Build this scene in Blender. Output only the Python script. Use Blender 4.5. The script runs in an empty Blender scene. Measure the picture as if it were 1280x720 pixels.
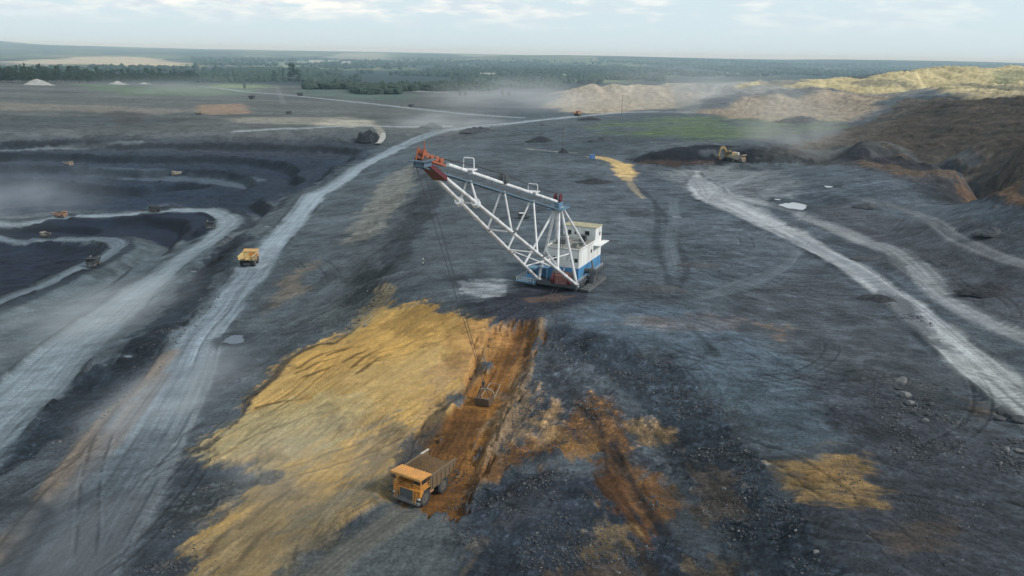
import bpy, bmesh, math, random
import numpy as np
from mathutils import Vector, Matrix

random.seed(7)
rng = np.random.default_rng(11)
SC = bpy.context.scene
COL = SC.collection
R = math.radians

# ------------------------------------------------------------------ camera
CAM_H, FPX, PITCH, ROLL = 66.0, 995.0, R(16.36), R(1.04)
_f = np.array([0, math.cos(PITCH), -math.sin(PITCH)])
_r0 = np.array([1.0, 0, 0])
_u0 = np.array([0, math.sin(PITCH), math.cos(PITCH)])
_R = math.cos(ROLL) * _r0 + math.sin(ROLL) * _u0
_U = -math.sin(ROLL) * _r0 + math.cos(ROLL) * _u0
_C = np.array([0, 0, CAM_H])
cam = bpy.data.cameras.new("drone_camera")
cam.lens = FPX / 1280 * 36.0
cam.clip_start, cam.clip_end = 1.0, 60000.0
co = bpy.data.objects.new("drone_camera", cam)
COL.objects.link(co)
co.matrix_world = Matrix(((_R[0], _U[0], -_f[0], 0), (_R[1], _U[1], -_f[1], 0), (_R[2], _U[2], -_f[2], CAM_H), (0, 0, 0, 1)))
SC.camera = co
SC.view_settings.view_transform = 'Standard'
SC.view_settings.look = 'None'
SC.view_settings.exposure = 0.0
SC.render.engine = 'CYCLES'
SC.cycles.use_denoising = True
SC.cycles.use_adaptive_sampling = False
SC.cycles.max_bounces = 5
SC.cycles.diffuse_bounces = 2
SC.cycles.volume_bounces = 1
SC.cycles.volume_max_steps = 96
SC.cycles.transparent_max_bounces = 8


def ray(px, py):
    return _f + _R * ((px - 640) / FPX) - _U * ((py - 360) / FPX)


def at(px, py, z):
    d = ray(px, py)
    return _C + d * ((z - CAM_H) / d[2])


# ------------------------------------------------------------------ noise
def _hash(ix, iy, seed):
    h = (ix.astype(np.uint32) * np.uint32(374761393)) ^ (iy.astype(np.uint32) * np.uint32(668265263)) ^ np.uint32((seed * 2246822519 + 97) & 0xffffffff)
    h = (h ^ (h >> np.uint32(13))) * np.uint32(1274126177)
    h = (h ^ (h >> np.uint32(15))) * np.uint32(2246822519)
    return ((h ^ (h >> np.uint32(16))) & np.uint32(0xffffff)).astype(np.float32) / np.float32(0xffffff)


def vnoise(x, y, seed=0):
    fx, fy = np.floor(x), np.floor(y)
    tx, ty = (x - fx).astype(np.float32), (y - fy).astype(np.float32)
    ix, iy = fx.astype(np.int64), fy.astype(np.int64)
    tx = tx * tx * (3 - 2 * tx)
    ty = ty * ty * (3 - 2 * ty)
    a, b = _hash(ix, iy, seed), _hash(ix + 1, iy, seed)
    c, d = _hash(ix, iy + 1, seed), _hash(ix + 1, iy + 1, seed)
    return ((a + (b - a) * tx) * (1 - ty) + (c + (d - c) * tx) * ty) * 2 - 1


def fbm(x, y, seed=0, octs=4, gain=0.5):
    s, a, t = 0.0, 1.0, 0.0
    for k in range(octs):
        ca, sa = math.cos(0.6 * k), math.sin(0.6 * k)
        q = 2.03 ** k
        s = s + a * vnoise((x * ca - y * sa) * q + 17.3 * k, (x * sa + y * ca) * q - 9.1 * k, seed + k)
        t += a
        a *= gain
    return s / t


def streak(x, y, ang, across, along, seed=0, octs=3):
    ca, sa = math.cos(ang), math.sin(ang)
    return fbm((x * -sa + y * ca) / across, (x * ca + y * sa) / along, seed, octs, 0.6)


def sstep(a, b, v):
    t = np.clip((v - a) / (b - a), 0, 1)
    return t * t * (3 - 2 * t)


def lin(c):
    c = np.asarray(c, dtype=float) / 255.0
    return np.where(c <= 0.04045, c / 12.92, ((c + 0.055) / 1.055) ** 2.4)


# ------------------------------------------------------------------ materials
def new_mat(name):
    m = bpy.data.materials.new(name)
    m.use_nodes = True
    nt = m.node_tree
    return m, nt, nt.nodes["Principled BSDF"]


def mat(name, rgb, rough=0.7, metal=0.0, dirt=0.35, scale=1.2, dirt_rgb=(0.09, 0.085, 0.08), streaks=False, bump=0.0):
    """painted / dusty surface: base colour broken up by two noises in object space"""
    m, nt, b = new_mat(name)
    tc = nt.nodes.new("ShaderNodeTexCoord")
    mp = nt.nodes.new("ShaderNodeMapping")
    if streaks:
        mp.inputs["Scale"].default_value = (1.0, 1.0, 0.18)
    nt.links.new(tc.outputs["Object"], mp.inputs[0])
    n1 = nt.nodes.new("ShaderNodeTexNoise")
    n1.inputs["Scale"].default_value = scale
    n1.inputs["Detail"].default_value = 6
    nt.links.new(mp.outputs[0], n1.inputs["Vector"])
    cr = nt.nodes.new("ShaderNodeMapRange")
    cr.inputs["From Min"].default_value = 0.42
    cr.inputs["From Max"].default_value = 0.75
    cr.inputs["To Max"].default_value = dirt
    nt.links.new(n1.outputs["Fac"], cr.inputs["Value"])
    mx = nt.nodes.new("ShaderNodeMix")
    mx.data_type = 'RGBA'
    mx.inputs["A"].default_value = (*rgb, 1)
    mx.inputs["B"].default_value = (*dirt_rgb, 1)
    nt.links.new(cr.outputs[0], mx.inputs["Factor"])
    nt.links.new(mx.outputs["Result"], b.inputs["Base Color"])
    b.inputs["Roughness"].default_value = rough
    b.inputs["Metallic"].default_value = metal
    if bump:
        n2 = nt.nodes.new("ShaderNodeTexNoise")
        n2.inputs["Scale"].default_value = scale * 3
        n2.inputs["Detail"].default_value = 8
        nt.links.new(tc.outputs["Object"], n2.inputs["Vector"])
        bp = nt.nodes.new("ShaderNodeBump")
        bp.inputs["Distance"].default_value = bump
        bp.inputs["Strength"].default_value = 0.8
        nt.links.new(n2.outputs["Fac"], bp.inputs["Height"])
        nt.links.new(bp.outputs[0], b.inputs["Normal"])
    return m


M = {}
M['white'] = mat('white_paint', (0.80, 0.81, 0.80), 0.55, dirt=0.45, scale=0.5, dirt_rgb=(0.27, 0.26, 0.24), streaks=True)
M['tube'] = mat('white_tube_paint', (0.72, 0.73, 0.74), 0.5, dirt=0.6, scale=0.5, dirt_rgb=(0.22, 0.22, 0.23))
M['blue'] = mat('blue_paint', (0.075, 0.28, 0.55), 0.5, dirt=0.65, scale=0.6, dirt_rgb=(0.10, 0.13, 0.16), streaks=True)
M['pale_blue'] = mat('pale_blue_paint', (0.12, 0.24, 0.36), 0.6, dirt=0.5, scale=1.5, dirt_rgb=(0.08, 0.10, 0.12))
M['blue_grey'] = mat('blue_grey_paint', (0.10, 0.16, 0.22), 0.6, dirt=0.6, scale=1.0, dirt_rgb=(0.07, 0.08, 0.09))
M['steel'] = mat('dark_steel', (0.075, 0.085, 0.095), 0.6, 0.3, dirt=0.6, scale=1.0, dirt_rgb=(0.14, 0.13, 0.12))
M['grey_steel'] = mat('grey_steel', (0.17, 0.18, 0.185), 0.65, 0.2, dirt=0.6, scale=1.0, dirt_rgb=(0.08, 0.075, 0.07))
M['red'] = mat('dull_red_paint', (0.105, 0.014, 0.022), 0.6, dirt=0.5, scale=1.0, dirt_rgb=(0.07, 0.04, 0.04))
M['orange'] = mat('orange_paint', (0.36, 0.10, 0.045), 0.6, dirt=0.6, scale=1.2, dirt_rgb=(0.16, 0.07, 0.05))
M['salmon'] = mat('faded_red_paint', (0.26, 0.10, 0.085), 0.6, dirt=0.6, scale=1.0, dirt_rgb=(0.12, 0.08, 0.07))
M['roof'] = mat('dusty_roof', (0.27, 0.27, 0.25), 0.85, dirt=0.8, scale=0.35, dirt_rgb=(0.14, 0.135, 0.12))
M['roof_yellow'] = mat('lichen_roof', (0.40, 0.37, 0.24), 0.85, dirt=0.8, scale=0.6, dirt_rgb=(0.24, 0.23, 0.18))
M['glass'] = mat('dark_glass', (0.025, 0.03, 0.035), 0.12, dirt=0.3, scale=2.0)
M['rope'] = mat('wire_rope', (0.055, 0.058, 0.066), 0.7, 0.2, dirt=0.3)
M['yellow'] = mat('yellow_paint', (0.60, 0.25, 0.035), 0.55, dirt=0.75, scale=0.9, dirt_rgb=(0.26, 0.15, 0.06))
M['yellow_pale'] = mat('pale_yellow_paint', (0.63, 0.31, 0.085), 0.6, dirt=0.7, scale=0.9, dirt_rgb=(0.30, 0.21, 0.11))
M['bed'] = mat('worn_bed_steel', (0.165, 0.115, 0.066), 0.7, 0.1, dirt=0.8, scale=0.8, dirt_rgb=(0.15, 0.11, 0.07))
M['bed_light'] = mat('scraped_edge', (0.55, 0.53, 0.49), 0.6, dirt=0.6, scale=1.2, dirt_rgb=(0.3, 0.24, 0.17))
M['bed_yellow'] = mat('yellow_bed', (0.56, 0.43, 0.20), 0.6, dirt=0.7, scale=0.7, dirt_rgb=(0.32, 0.24, 0.12))
M['tyre'] = mat('tyre_rubber', (0.026, 0.027, 0.03), 0.9, dirt=0.4, scale=1.6, dirt_rgb=(0.12, 0.115, 0.11), bump=0.05)
M['rim'] = mat('rim_steel', (0.13, 0.12, 0.11), 0.6, 0.2, dirt=0.7, scale=2.0, dirt_rgb=(0.10, 0.09, 0.08))
M['soil'] = mat('brown_soil_load', (0.13, 0.076, 0.03), 0.95, dirt=0.7, scale=0.9, dirt_rgb=(0.075, 0.05, 0.028), bump=0.5)
M['dull_yellow'] = mat('dull_yellow_body', (0.34, 0.24, 0.10), 0.7, dirt=0.8, scale=0.7, dirt_rgb=(0.12, 0.10, 0.07))
M['coal'] = mat('coal', (0.014, 0.016, 0.021), 0.85, dirt=0.6, scale=.8, dirt_rgb=(0.035, 0.039, 0.046), bump=0.5)
M['dark_body'] = mat('dark_dusty_body', (0.05, 0.055, 0.062), 0.7, dirt=0.6, scale=0.9, dirt_rgb=(0.10, 0.105, 0.11))
M['dull_orange'] = mat('dusty_orange_body', (0.38, 0.20, 0.11), 0.7, dirt=0.8, scale=0.9, dirt_rgb=(0.16, 0.12, 0.09))
M['dusty_pale'] = mat('dusty_pale_body', (0.40, 0.36, 0.29), 0.7, dirt=0.8, scale=0.9, dirt_rgb=(0.17, 0.15, 0.13))
M['bucket'] = mat('earthy_steel', (0.115, 0.085, 0.058), 0.8, 0.1, dirt=0.8, scale=1.0, dirt_rgb=(0.085, 0.055, 0.03))
M['bucket_rim'] = mat('polished_bucket_steel', (0.30, 0.25, 0.20), 0.6, 0.1, dirt=0.6, scale=1.0, dirt_rgb=(0.2, 0.14, 0.09))
M['rock'] = mat('grey_rock', (0.045, 0.05, 0.058), 0.95, dirt=0.8, scale=0.7, dirt_rgb=(0.10, 0.104, 0.11), bump=0.15)
M['rock_mid'] = mat('mid_rock', (0.085, 0.09, 0.098), 0.95, dirt=0.7, scale=0.9, dirt_rgb=(0.05, 0.053, 0.06), bump=0.15)
M['shoe'] = mat('muddy_shoe', (0.11, 0.115, 0.12), 0.8, dirt=0.8, scale=0.8, dirt_rgb=(0.06, 0.06, 0.065))
M['rock_pale'] = mat('pale_rock', (0.17, 0.175, 0.18), 0.95, dirt=0.7, scale=0.9, dirt_rgb=(0.10, 0.10, 0.105), bump=0.15)
M['gravel'] = mat('pale_gravel', (0.40, 0.40, 0.38), 0.95, dirt=0.7, scale=0.12, dirt_rgb=(0.24, 0.24, 0.23), bump=0.4)
M['heap'] = mat('dark_heap', (0.042, 0.048, 0.056), 0.95, dirt=0.8, scale=0.35, dirt_rgb=(0.085, 0.092, 0.098), bump=0.6)
M['wood'] = mat('weathered_pole', (0.10, 0.085, 0.07), 0.9, dirt=0.5)
M['bright_blue'] = mat('bright_blue_paint', (0.04, 0.17, 0.50), 0.5, dirt=0.4)
M['shed_wall'] = mat('shed_wall', (0.66, 0.66, 0.63), 0.7, dirt=0.5, scale=0.05, dirt_rgb=(0.4, 0.4, 0.4))
M['shed_roof'] = mat('shed_roof', (0.42, 0.43, 0.43), 0.7, dirt=0.5, scale=0.05, dirt_rgb=(0.25, 0.26, 0.27))
M['trunk'] = mat('bark', (0.08, 0.065, 0.05), 0.95, dirt=0.5)
for i, c in enumerate([(0.032, 0.058, 0.030), (0.042, 0.066, 0.028), (0.026, 0.048, 0.030)]):
    M['leaf%d' % i] = mat('leaves_%s' % 'abc'[i], c, 0.9, dirt=0.8, scale=0.25, dirt_rgb=(c[0] * 0.45, c[1] * 0.5, c[2] * 0.5))


# ------------------------------------------------------------------ mesh helpers
class MB:
    """collects shapes; build() links them as one mesh object"""
    def __init__(self):
        self.bm = bmesh.new()

    def _xf(self, verts, mtx):
        bmesh.ops.transform(self.bm, matrix=mtx, verts=verts)

    def box(self, x0, x1, y0, y1, z0, z1, bevel=0.0):
        r = bmesh.ops.create_cube(self.bm, size=1.0)
        v = r['verts']
        for p in v:
            p.co = Vector((x0 + (p.co.x + .5) * (x1 - x0), y0 + (p.co.y + .5) * (y1 - y0), z0 + (p.co.z + .5) * (z1 - z0)))
        if bevel:
            e = list({e for p in v for e in p.link_edges})
            bmesh.ops.bevel(self.bm, geom=e, offset=bevel, segments=1, affect='EDGES')
        return self

    def hexa(self, pts):
        """8 corners: bottom loop 4, top loop 4"""
        v = [self.bm.verts.new(p) for p in pts]
        for q in ((3, 2, 1, 0), (4, 5, 6, 7), (0, 1, 5, 4), (1, 2, 6, 5), (2, 3, 7, 6), (3, 0, 4, 7)):
            self.bm.faces.new([v[i] for i in q])
        return self

    def prism(self, prof, y0, y1):
        """closed xz profile extruded along y"""
        a = [self.bm.verts.new((x, y0, z)) for x, z in prof]
        b = [self.bm.verts.new((x, y1, z)) for x, z in prof]
        n = len(prof)
        self.bm.faces.new(a)
        self.bm.faces.new(list(reversed(b)))
        for i in range(n):
            self.bm.faces.new((a[i], b[i], b[(i + 1) % n], a[(i + 1) % n]))
        return self

    def tube(self, p, q, r0, r1=None, seg=10):
        p, q = Vector(p), Vector(q)
        r1 = r0 if r1 is None else r1
        d = q - p
        if d.length < 1e-6:
            return self
        rot = d.to_track_quat('Z', 'Y').to_matrix().to_4x4()
        r = bmesh.ops.create_cone(self.bm, cap_ends=True, segments=seg, radius1=r0, radius2=r1, depth=d.length)
        self._xf(r['verts'], Matrix.Translation((p + q) / 2) @ rot)
        return self

    def bar(self, p, q, w, h):
        p, q = Vector(p), Vector(q)
        d = q - p
        rot = d.to_track_quat('X', 'Z').to_matrix().to_4x4()
        r = bmesh.ops.create_cube(self.bm, size=1.0)
        for v in r['verts']:
            v.co = Vector((v.co.x * d.length, v.co.y * w, v.co.z * h))
        self._xf(r['verts'], Matrix.Translation((p + q) / 2) @ rot)
        return self

    def path(self, pts, r, seg=8):
        for a, b in zip(pts[:-1], pts[1:]):
            self.tube(a, b, r, seg=seg)
        return self

    def build(self, name, m, parent=None, smooth=False, edge_split=True):
        bmesh.ops.recalc_face_normals(self.bm, faces=self.bm.faces[:])
        me = bpy.data.meshes.new(name)
        self.bm.to_mesh(me)
        self.bm.free()
        me.materials.append(m)
        if smooth:
            for p in me.polygons:
                p.use_smooth = True
        o = bpy.data.objects.new(name, me)
        COL.objects.link(o)
        if parent is not None:
            o.parent = parent
        return o


def tag(o, label=None, cat=None, group=None, kind=None):
    if label: o["label"] = label
    if cat: o["category"] = cat
    if group: o["group"] = group
    if kind: o["kind"] = kind
    return o


def empty(name, label, cat, loc=(0, 0, 0), rz=0.0, group=None):
    o = bpy.data.objects.new(name, None)
    o.empty_display_size = 0.5
    COL.objects.link(o)
    o.location = loc
    o.rotation_euler = (0, 0, rz)
    return tag(o, label, cat, group)


KIDS = {}


def copy_tree(o, parent=None, skip=(), swap=None):
    c = o.copy()
    COL.objects.link(c)
    if parent is not None:
        c.parent = parent
    base = o.name.split('.')[0]
    if swap and o.type == 'MESH' and base in swap:
        me = o.data.copy()
        me.materials.clear()
        me.materials.append(swap[base])
        c.data = me
    for ch in list(o.children):
        if ch.name.split('.')[0] in skip:
            continue
        copy_tree(ch, c, skip, swap)
    return c


def np_mesh(name, verts, faces, m, smooth=True):
    me = bpy.data.meshes.new(name)
    nf, k = faces.shape
    me.vertices.add(len(verts))
    me.vertices.foreach_set("co", np.ascontiguousarray(verts, dtype=np.float32).ravel())
    me.loops.add(nf * k)
    me.loops.foreach_set("vertex_index", np.ascontiguousarray(faces, dtype=np.int32).ravel())
    me.polygons.add(nf)
    me.polygons.foreach_set("loop_start", np.arange(0, nf * k, k, dtype=np.int32))
    me.polygons.foreach_set("use_smooth", np.full(nf, smooth, dtype=bool))
    me.update(calc_edges=True)
    me.materials.append(m)
    o = bpy.data.objects.new(name, me)
    COL.objects.link(o)
    return o

HAZE = 0.6e-4
ALB = 0.90
DUSTY = True

# ------------------------------------------------------------------ ground heights
CPX = """
700 355 0|600 335 0|565 300 0|560 240 0|600 200 0|700 190 0|800 250 0|900 300 0|1000 300 0|1100 300 0|1200 350 0|1280 400 0|1280 500 .5
1100 450 0|900 420 0|800 395 0|730 385 0|1000 480 0|1120 600 .5|1220 700 1|1000 530 0|700 300 0|640 240 0|1280 620 1|740 350 0|1150 500 .6
850 452 -.3|800 432 -.3|745 420 -.3|905 515 -.6|962 590 -.8|1012 660 -1|1050 718 -1
820 490 -3.5|872 560 -4.2|925 640 -4.6|970 718 -5|770 455 -2.5|720 430 -2
650 160 0|720 150 0|760 165 2|860 165 8|960 168 8|1040 170 8|680 220 0|800 215 0|840 206 0|880 206 0|920 206 0|955 206 0|1000 208 0|1055 204 0|1095 212 0|1130 222 0|1165 234 0|1200 246 0|1235 256 0|1270 266 0
820 191 6|850 186 8|880 184 9|915 183 9|945 184 9|990 189 7|1060 187 9|1095 192 10|1130 198 12|1165 206 14|1200 214 16|1278 226 22|790 198 2|900 177 9
527 626 -10|480 685 -11|600 695 -10.5|650 570 -8.5|700 535 -6.5|750 650 -8.5|820 700 -8.5|690 470 -4|760 520 -4.6|800 600 -6.6|560 715 -11|700 700 -9.5|665 500 -6|645 600 -9.3
668 400 -.6|655 412 -2.5|640 440 -4.6|612 490 -7|580 540 -8.8|545 590 -10|620 430 -4|600 470 -6|560 520 -8.4|640 480 -6.2|520 590 -10
600 395 -.8|560 378 -.8|520 366 -1|485 358 -1.8|470 350 -2.5|545 402 -3|500 400 -4.6|460 410 -6.8|410 435 -9|370 470 -10.8|310 510 -12.4|260 565 -13|330 600 -12.2|285 640 -12.8|245 700 -13.2|400 640 -11.4|430 560 -10.2|480 500 -8.2|530 455 -5.8|450 470 -8|400 520 -10.4|580 430 -3.6|380 700 -11.8
520 290 -1|530 250 -1|545 215 -1|500 330 -2|475 340 -5|455 355 -8|480 300 -7.5|500 260 -8|515 228 -8|430 380 -9.5
322 330 -12|400 245 -12|245 430 -13|185 535 -14|60 700 -14.5|455 205 -11.5|520 175 -9|560 163 -6|420 350 -10.5|350 400 -12|290 440 -13|440 290 -10|470 240 -9|270 520 -13|150 640 -14|200 700 -13.8|360 340 -11.5|600 185 -1
300 305 -13|205 420 -14|120 515 -14.6|20 600 -15|370 245 -13|420 210 -13
-60 660 -15|-150 560 -20|270 300 -21|180 400 -21|90 490 -21|0 545 -21|330 262 -21|380 225 -20
150 400 -22|0 500 -22|240 315 -22|60 450 -22|282 272 -23|200 263 -26|100 269 -29|0 276 -32|190 345 -23|100 385 -24|40 420 -24
150 312 -30|95 338 -30|0 380 -31|140 299 -32|80 299 -34|0 299 -36|-80 410 -30|60 325 -37|0 345 -39|20 312 -39|110 312 -36
200 285 -29|120 288 -33|20 288 -36|240 280 -25
100 240 -36|250 232 -33|0 240 -37|350 205 -21|420 186 -15|85 210 -27|220 220 -29|0 207 -27|150 186 -17|300 172 -10|0 176 -13|0 150 -5|200 150 -4|320 150 -3|400 160 -3|450 165 -4|200 130 1|400 135 -1|300 112 3|100 110 4|0 103 5|500 120 0|600 110 2|520 148 -3|-160 240 -36|-160 150 -5|-160 300 -34|-160 200 -22
1100 170 10|1160 138 25|1220 130 32|1280 128 36|1060 160 4|1150 175 13|1220 180 22|1280 180 29|1350 200 32|1350 130 38
1200 86 57|1278 86 57|1150 92 50|1110 96 45|1090 101 39|1000 105 34|940 108 30|890 112 25|840 108 25|740 109 24|705 120 12|690 132 3|780 112 22|760 140 3|830 135 6|900 138 8|1000 142 9|1060 132 16|1120 118 24|1160 108 34|1200 108 38|1280 106 42|1200 120 26|1350 86 58
"""
pts = []
for tok in CPX.replace("\n", "|").split("|"):
    if tok.strip():
        a, b, c = map(float, tok.split())
        pts.append(at(a, b, c))
for x, y, z in [(-90, 45, -13), (-40, 40, -12), (0, 40, -9), (40, 45, -4), (90, 50, 0), (0, 10, -8), (-80, 0, -12), (80, 0, 0),
                (-500, 100, -30), (-400, 250, -34), (400, 100, 2), (500, 250, 4), (500, 450, 20), (-700, 600, -30),
                (-1500, 1700, -8), (-800, 1750, -8), (0, 1700, -14), (400, 1800, -14), (900, 1900, -10), (1500, 1900, 0),
                (-2200, 2600, -12), (0, 2600, -20), (2200, 2600, -14), (250, 1350, 0), (600, 1500, 10), (1000, 1500, 20), (-1500, 1200, 0)]:
    pts.append(np.array([x, y, z]))
pts = np.array(pts)
Y0 = 60.0


def uv(x, y):
    yy = np.maximum(y, -20) + Y0
    return x / yy, np.log(yy)


cu, cv = uv(pts[:, 0], pts[:, 1])
_soft = 0.012
_A = np.sqrt((cu[:, None] - cu[None]) ** 2 + (cv[:, None] - cv[None]) ** 2 + _soft ** 2)
_w = np.linalg.solve(np.block([[_A + 0.0006 * np.eye(len(pts)) * -1, np.ones((len(pts), 1))], [np.ones((1, len(pts))), np.zeros((1, 1))]]),
                     np.append(pts[:, 2], 0.0))
GU = np.linspace(-1.8, 1.8, 900)
GV = np.linspace(math.log(40), math.log(4200 + Y0), 900)
_g = np.zeros((len(GV), len(GU)))
for k in range(len(pts)):
    _g += _w[k] * np.sqrt((GU[None] - cu[k]) ** 2 + (GV[:, None] - cv[k]) ** 2 + _soft ** 2)
_g += _w[-1]
GZ = _g


def _near_path(s):
    """distance on the coarse grid to a traced pit road"""
    q = np.array([[float(v) for v in p.split()] for p in s.split("|")])
    P = []
    for (a0, a1), (c0, c1) in zip(q[:-1], q[1:]):
        for t in np.linspace(0, 1, 9): P.append((a0 + (c0 - a0) * t, a1 + (c1 - a1) * t))
    P = np.array(P)
    g_ = ground_many(P[:, 0], P[:, 1])
    GY = np.exp(GV)[:, None] - Y0
    GX = GU[None] * (GY + Y0)
    d = np.full(GZ.shape, 1e9)
    for k in g_: d = np.minimum(d, (GX - k[0]) ** 2 + (GY - k[1]) ** 2)
    return np.sqrt(d)


def cut_benches():
    """quarry benches: the smooth pit side becomes steps with steep faces"""
    global GZ
    d = np.minimum(_near_path("-40 560|60 465|130 402|190 352|240 316|274 292|288 276|272 266|200 264|120 270|0 277"),
                   _near_path("-20 386|40 363|90 341|128 323|148 309|144 302|80 299|0 298"))
    d = np.minimum(d, _near_path("20 720|190 535|245 430|322 330|400 245|455 205|520 175|560 163") - 12)
    GY = np.exp(GV)[:, None] - Y0
    GX = GU[None] * (GY + Y0)
    m = sstep(6, 22, d) * sstep(210, 270, GY) * sstep(-40, -80, GX) * sstep(-10, -15, GZ) * sstep(900, 800, GY)
    st = 6.5
    t = (GZ + 2.2 * fbm(GX / 60.0, GY / 60.0, 171, 3)) / st
    q = (np.floor(t) + sstep(.70, .98, t - np.floor(t))) * st
    GZ = GZ * (1 - m) + q * m


def base_h(x, y):
    """large-scale ground height (without small lumps)"""
    x = np.asarray(x, dtype=float)
    y = np.asarray(y, dtype=float)
    u, v = uv(x, y)
    iu = np.clip((u - GU[0]) / (GU[1] - GU[0]), 0, len(GU) - 1.001)
    iv = np.clip((v - GV[0]) / (GV[1] - GV[0]), 0, len(GV) - 1.001)
    i, j = iu.astype(int), iv.astype(int)
    a, b = iu - i, iv - j
    z = (GZ[j, i] * (1 - a) + GZ[j, i + 1] * a) * (1 - b) + (GZ[j + 1, i] * (1 - a) + GZ[j + 1, i + 1] * a) * b
    # far country: a shallow valley, then rolling forested hills on the skyline
    t = sstep(1700, 2900, y)
    if not (t > 0).any():
        return z
    far = -22 + 70 * sstep(4500, 12500, y) + 24 * sstep(3500, 9000, y) * fbm(x / 3600.0, y / 3000.0, 51, 3) + 3 * fbm(x / 500.0, y / 700.0, 52, 2)
    far = far + 95 * np.exp(-((x + 8500) / 650) ** 4 - ((y - 11800) / 1800) ** 2) + 45 * np.exp(-((x + 7600) / 1500) ** 2 - ((y - 11800) / 2500) ** 2)
    far = far + 38 * np.exp(-((x - 1300) / 1800) ** 4 - ((y - 9500) / 1500) ** 2) + 45 * np.exp(-((x - 5000) / 1700) ** 4 - ((y - 9800) / 1500) ** 2)
    return z * (1 - t) + far * t


def ground_many(PX, PY):
    """where the sight lines through photo points meet the ground (vectorised)"""
    PX = np.asarray(PX, dtype=float)
    PY = np.asarray(PY, dtype=float)
    D = _f[None] + _R[None] * ((PX - 640) / FPX)[:, None] - _U[None] * ((PY - 360) / FPX)[:, None]
    t = np.full(len(PX), 25.0)
    lo = t.copy()
    live = np.ones(len(PX), dtype=bool)
    while live.any() and t[live].min() < 30000:
        k = np.nonzero(live)[0]
        p = D[k] * t[k, None]
        hit = p[:, 2] + CAM_H < base_h(p[:, 0], p[:, 1])
        live[k[hit]] = False
        k = k[~hit]
        lo[k] = t[k]
        t[k] *= 1.012
        live[k[t[k] > 29000]] = False
    hi = t
    for _ in range(16):
        m = (lo + hi) / 2
        p = D * m[:, None]
        b = p[:, 2] + CAM_H < base_h(p[:, 0], p[:, 1])
        hi = np.where(b, m, hi)
        lo = np.where(b, lo, m)
    p = D * hi[:, None]
    return np.column_stack([p[:, 0], p[:, 1], base_h(p[:, 0], p[:, 1])])


def ground(px, py):
    return ground_many([px], [py])[0]


def gpts(s):
    q = np.array([[float(v) for v in p.split()] for p in s.split("|")])
    return ground_many(q[:, 0], q[:, 1])[:, :2]


cut_benches()


def smooth_path(P, n=8):
    out = []
    P = np.vstack([2 * P[0] - P[1], P, 2 * P[-1] - P[-2]])
    for i in range(1, len(P) - 2):
        for k in range(n):
            t = k / n
            a, b, c, d = P[i - 1], P[i], P[i + 1], P[i + 2]
            out.append(0.5 * (2 * b + (c - a) * t + (2 * a - 5 * b + 4 * c - d) * t * t + (-a + 3 * b - 3 * c + d) * t ** 3))
    out.append(P[-2])
    return np.array(out)


# ------------------------------------------------------------------ ground sheet
rows = [-60.0]
while rows[-1] < 70: rows.append(rows[-1] + 4.0 if rows[-1] < 52 else rows[-1] + 1.2)
while rows[-1] < 3000:
    y = rows[-1]
    rows.append(y + 0.0023 * y * (1 + y / 700.0))
while rows[-1] < 26000: rows.append(rows[-1] * 1.02)
rows = np.array(rows)
cols = np.concatenate([-np.geomspace(4.5, 1.02, 26), np.linspace(-1, 1, 1180), np.geomspace(1.02, 4.5, 26)])
NX, NY = len(cols), len(rows)
halfw = 0.80 * np.maximum(rows, 40) + 22
X = (cols[None] * halfw[:, None])
Y = np.repeat(rows[:, None], NX, 1)
X, Y = X.ravel(), Y.ravel()
Z = base_h(X, Y)
DIST = np.maximum(Y, 60.0)
NV = len(X)
col = np.zeros((NV, 3), dtype=np.float32)
amp = np.full(NV, 0.30, dtype=np.float32)          # height of the small lumps
tex = np.ones(NV, dtype=np.float32)              # strength of the fine grit in the material
near = Y < 1400
warpx = np.zeros(NV, dtype=np.float32)
warpy = np.zeros(NV, dtype=np.float32)
w1 = fbm(X / 9.0, Y / 9.0, 1, 3).astype(np.float32)
w2 = fbm(X / 45.0, Y / 60.0, 2, 4).astype(np.float32)
w3 = fbm(X / 2.2, Y / 2.2, 3, 3).astype(np.float32)
w5 = fbm(X / 0.9, Y / 0.9, 6, 2).astype(np.float32)
w6 = fbm(X / 22.0, Y / 22.0, 7, 3).astype(np.float32)
w4 = fbm(X / 160.0, Y / 260.0, 4, 3).astype(np.float32)


def paint(idx, mask, rgb, var=0.10, n=None):
    """mix a colour (as seen, sRGB 0-255) into the ground sheet"""
    c = (lin(rgb) * GAIN).astype(np.float32)
    n = w1[idx] if n is None else n
    c = c[None] * (1 + var * n[:, None])
    m = mask[:, None].astype(np.float32)
    col[idx] = col[idx] * (1 - m) + c * m


GAIN = 1.0


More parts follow.
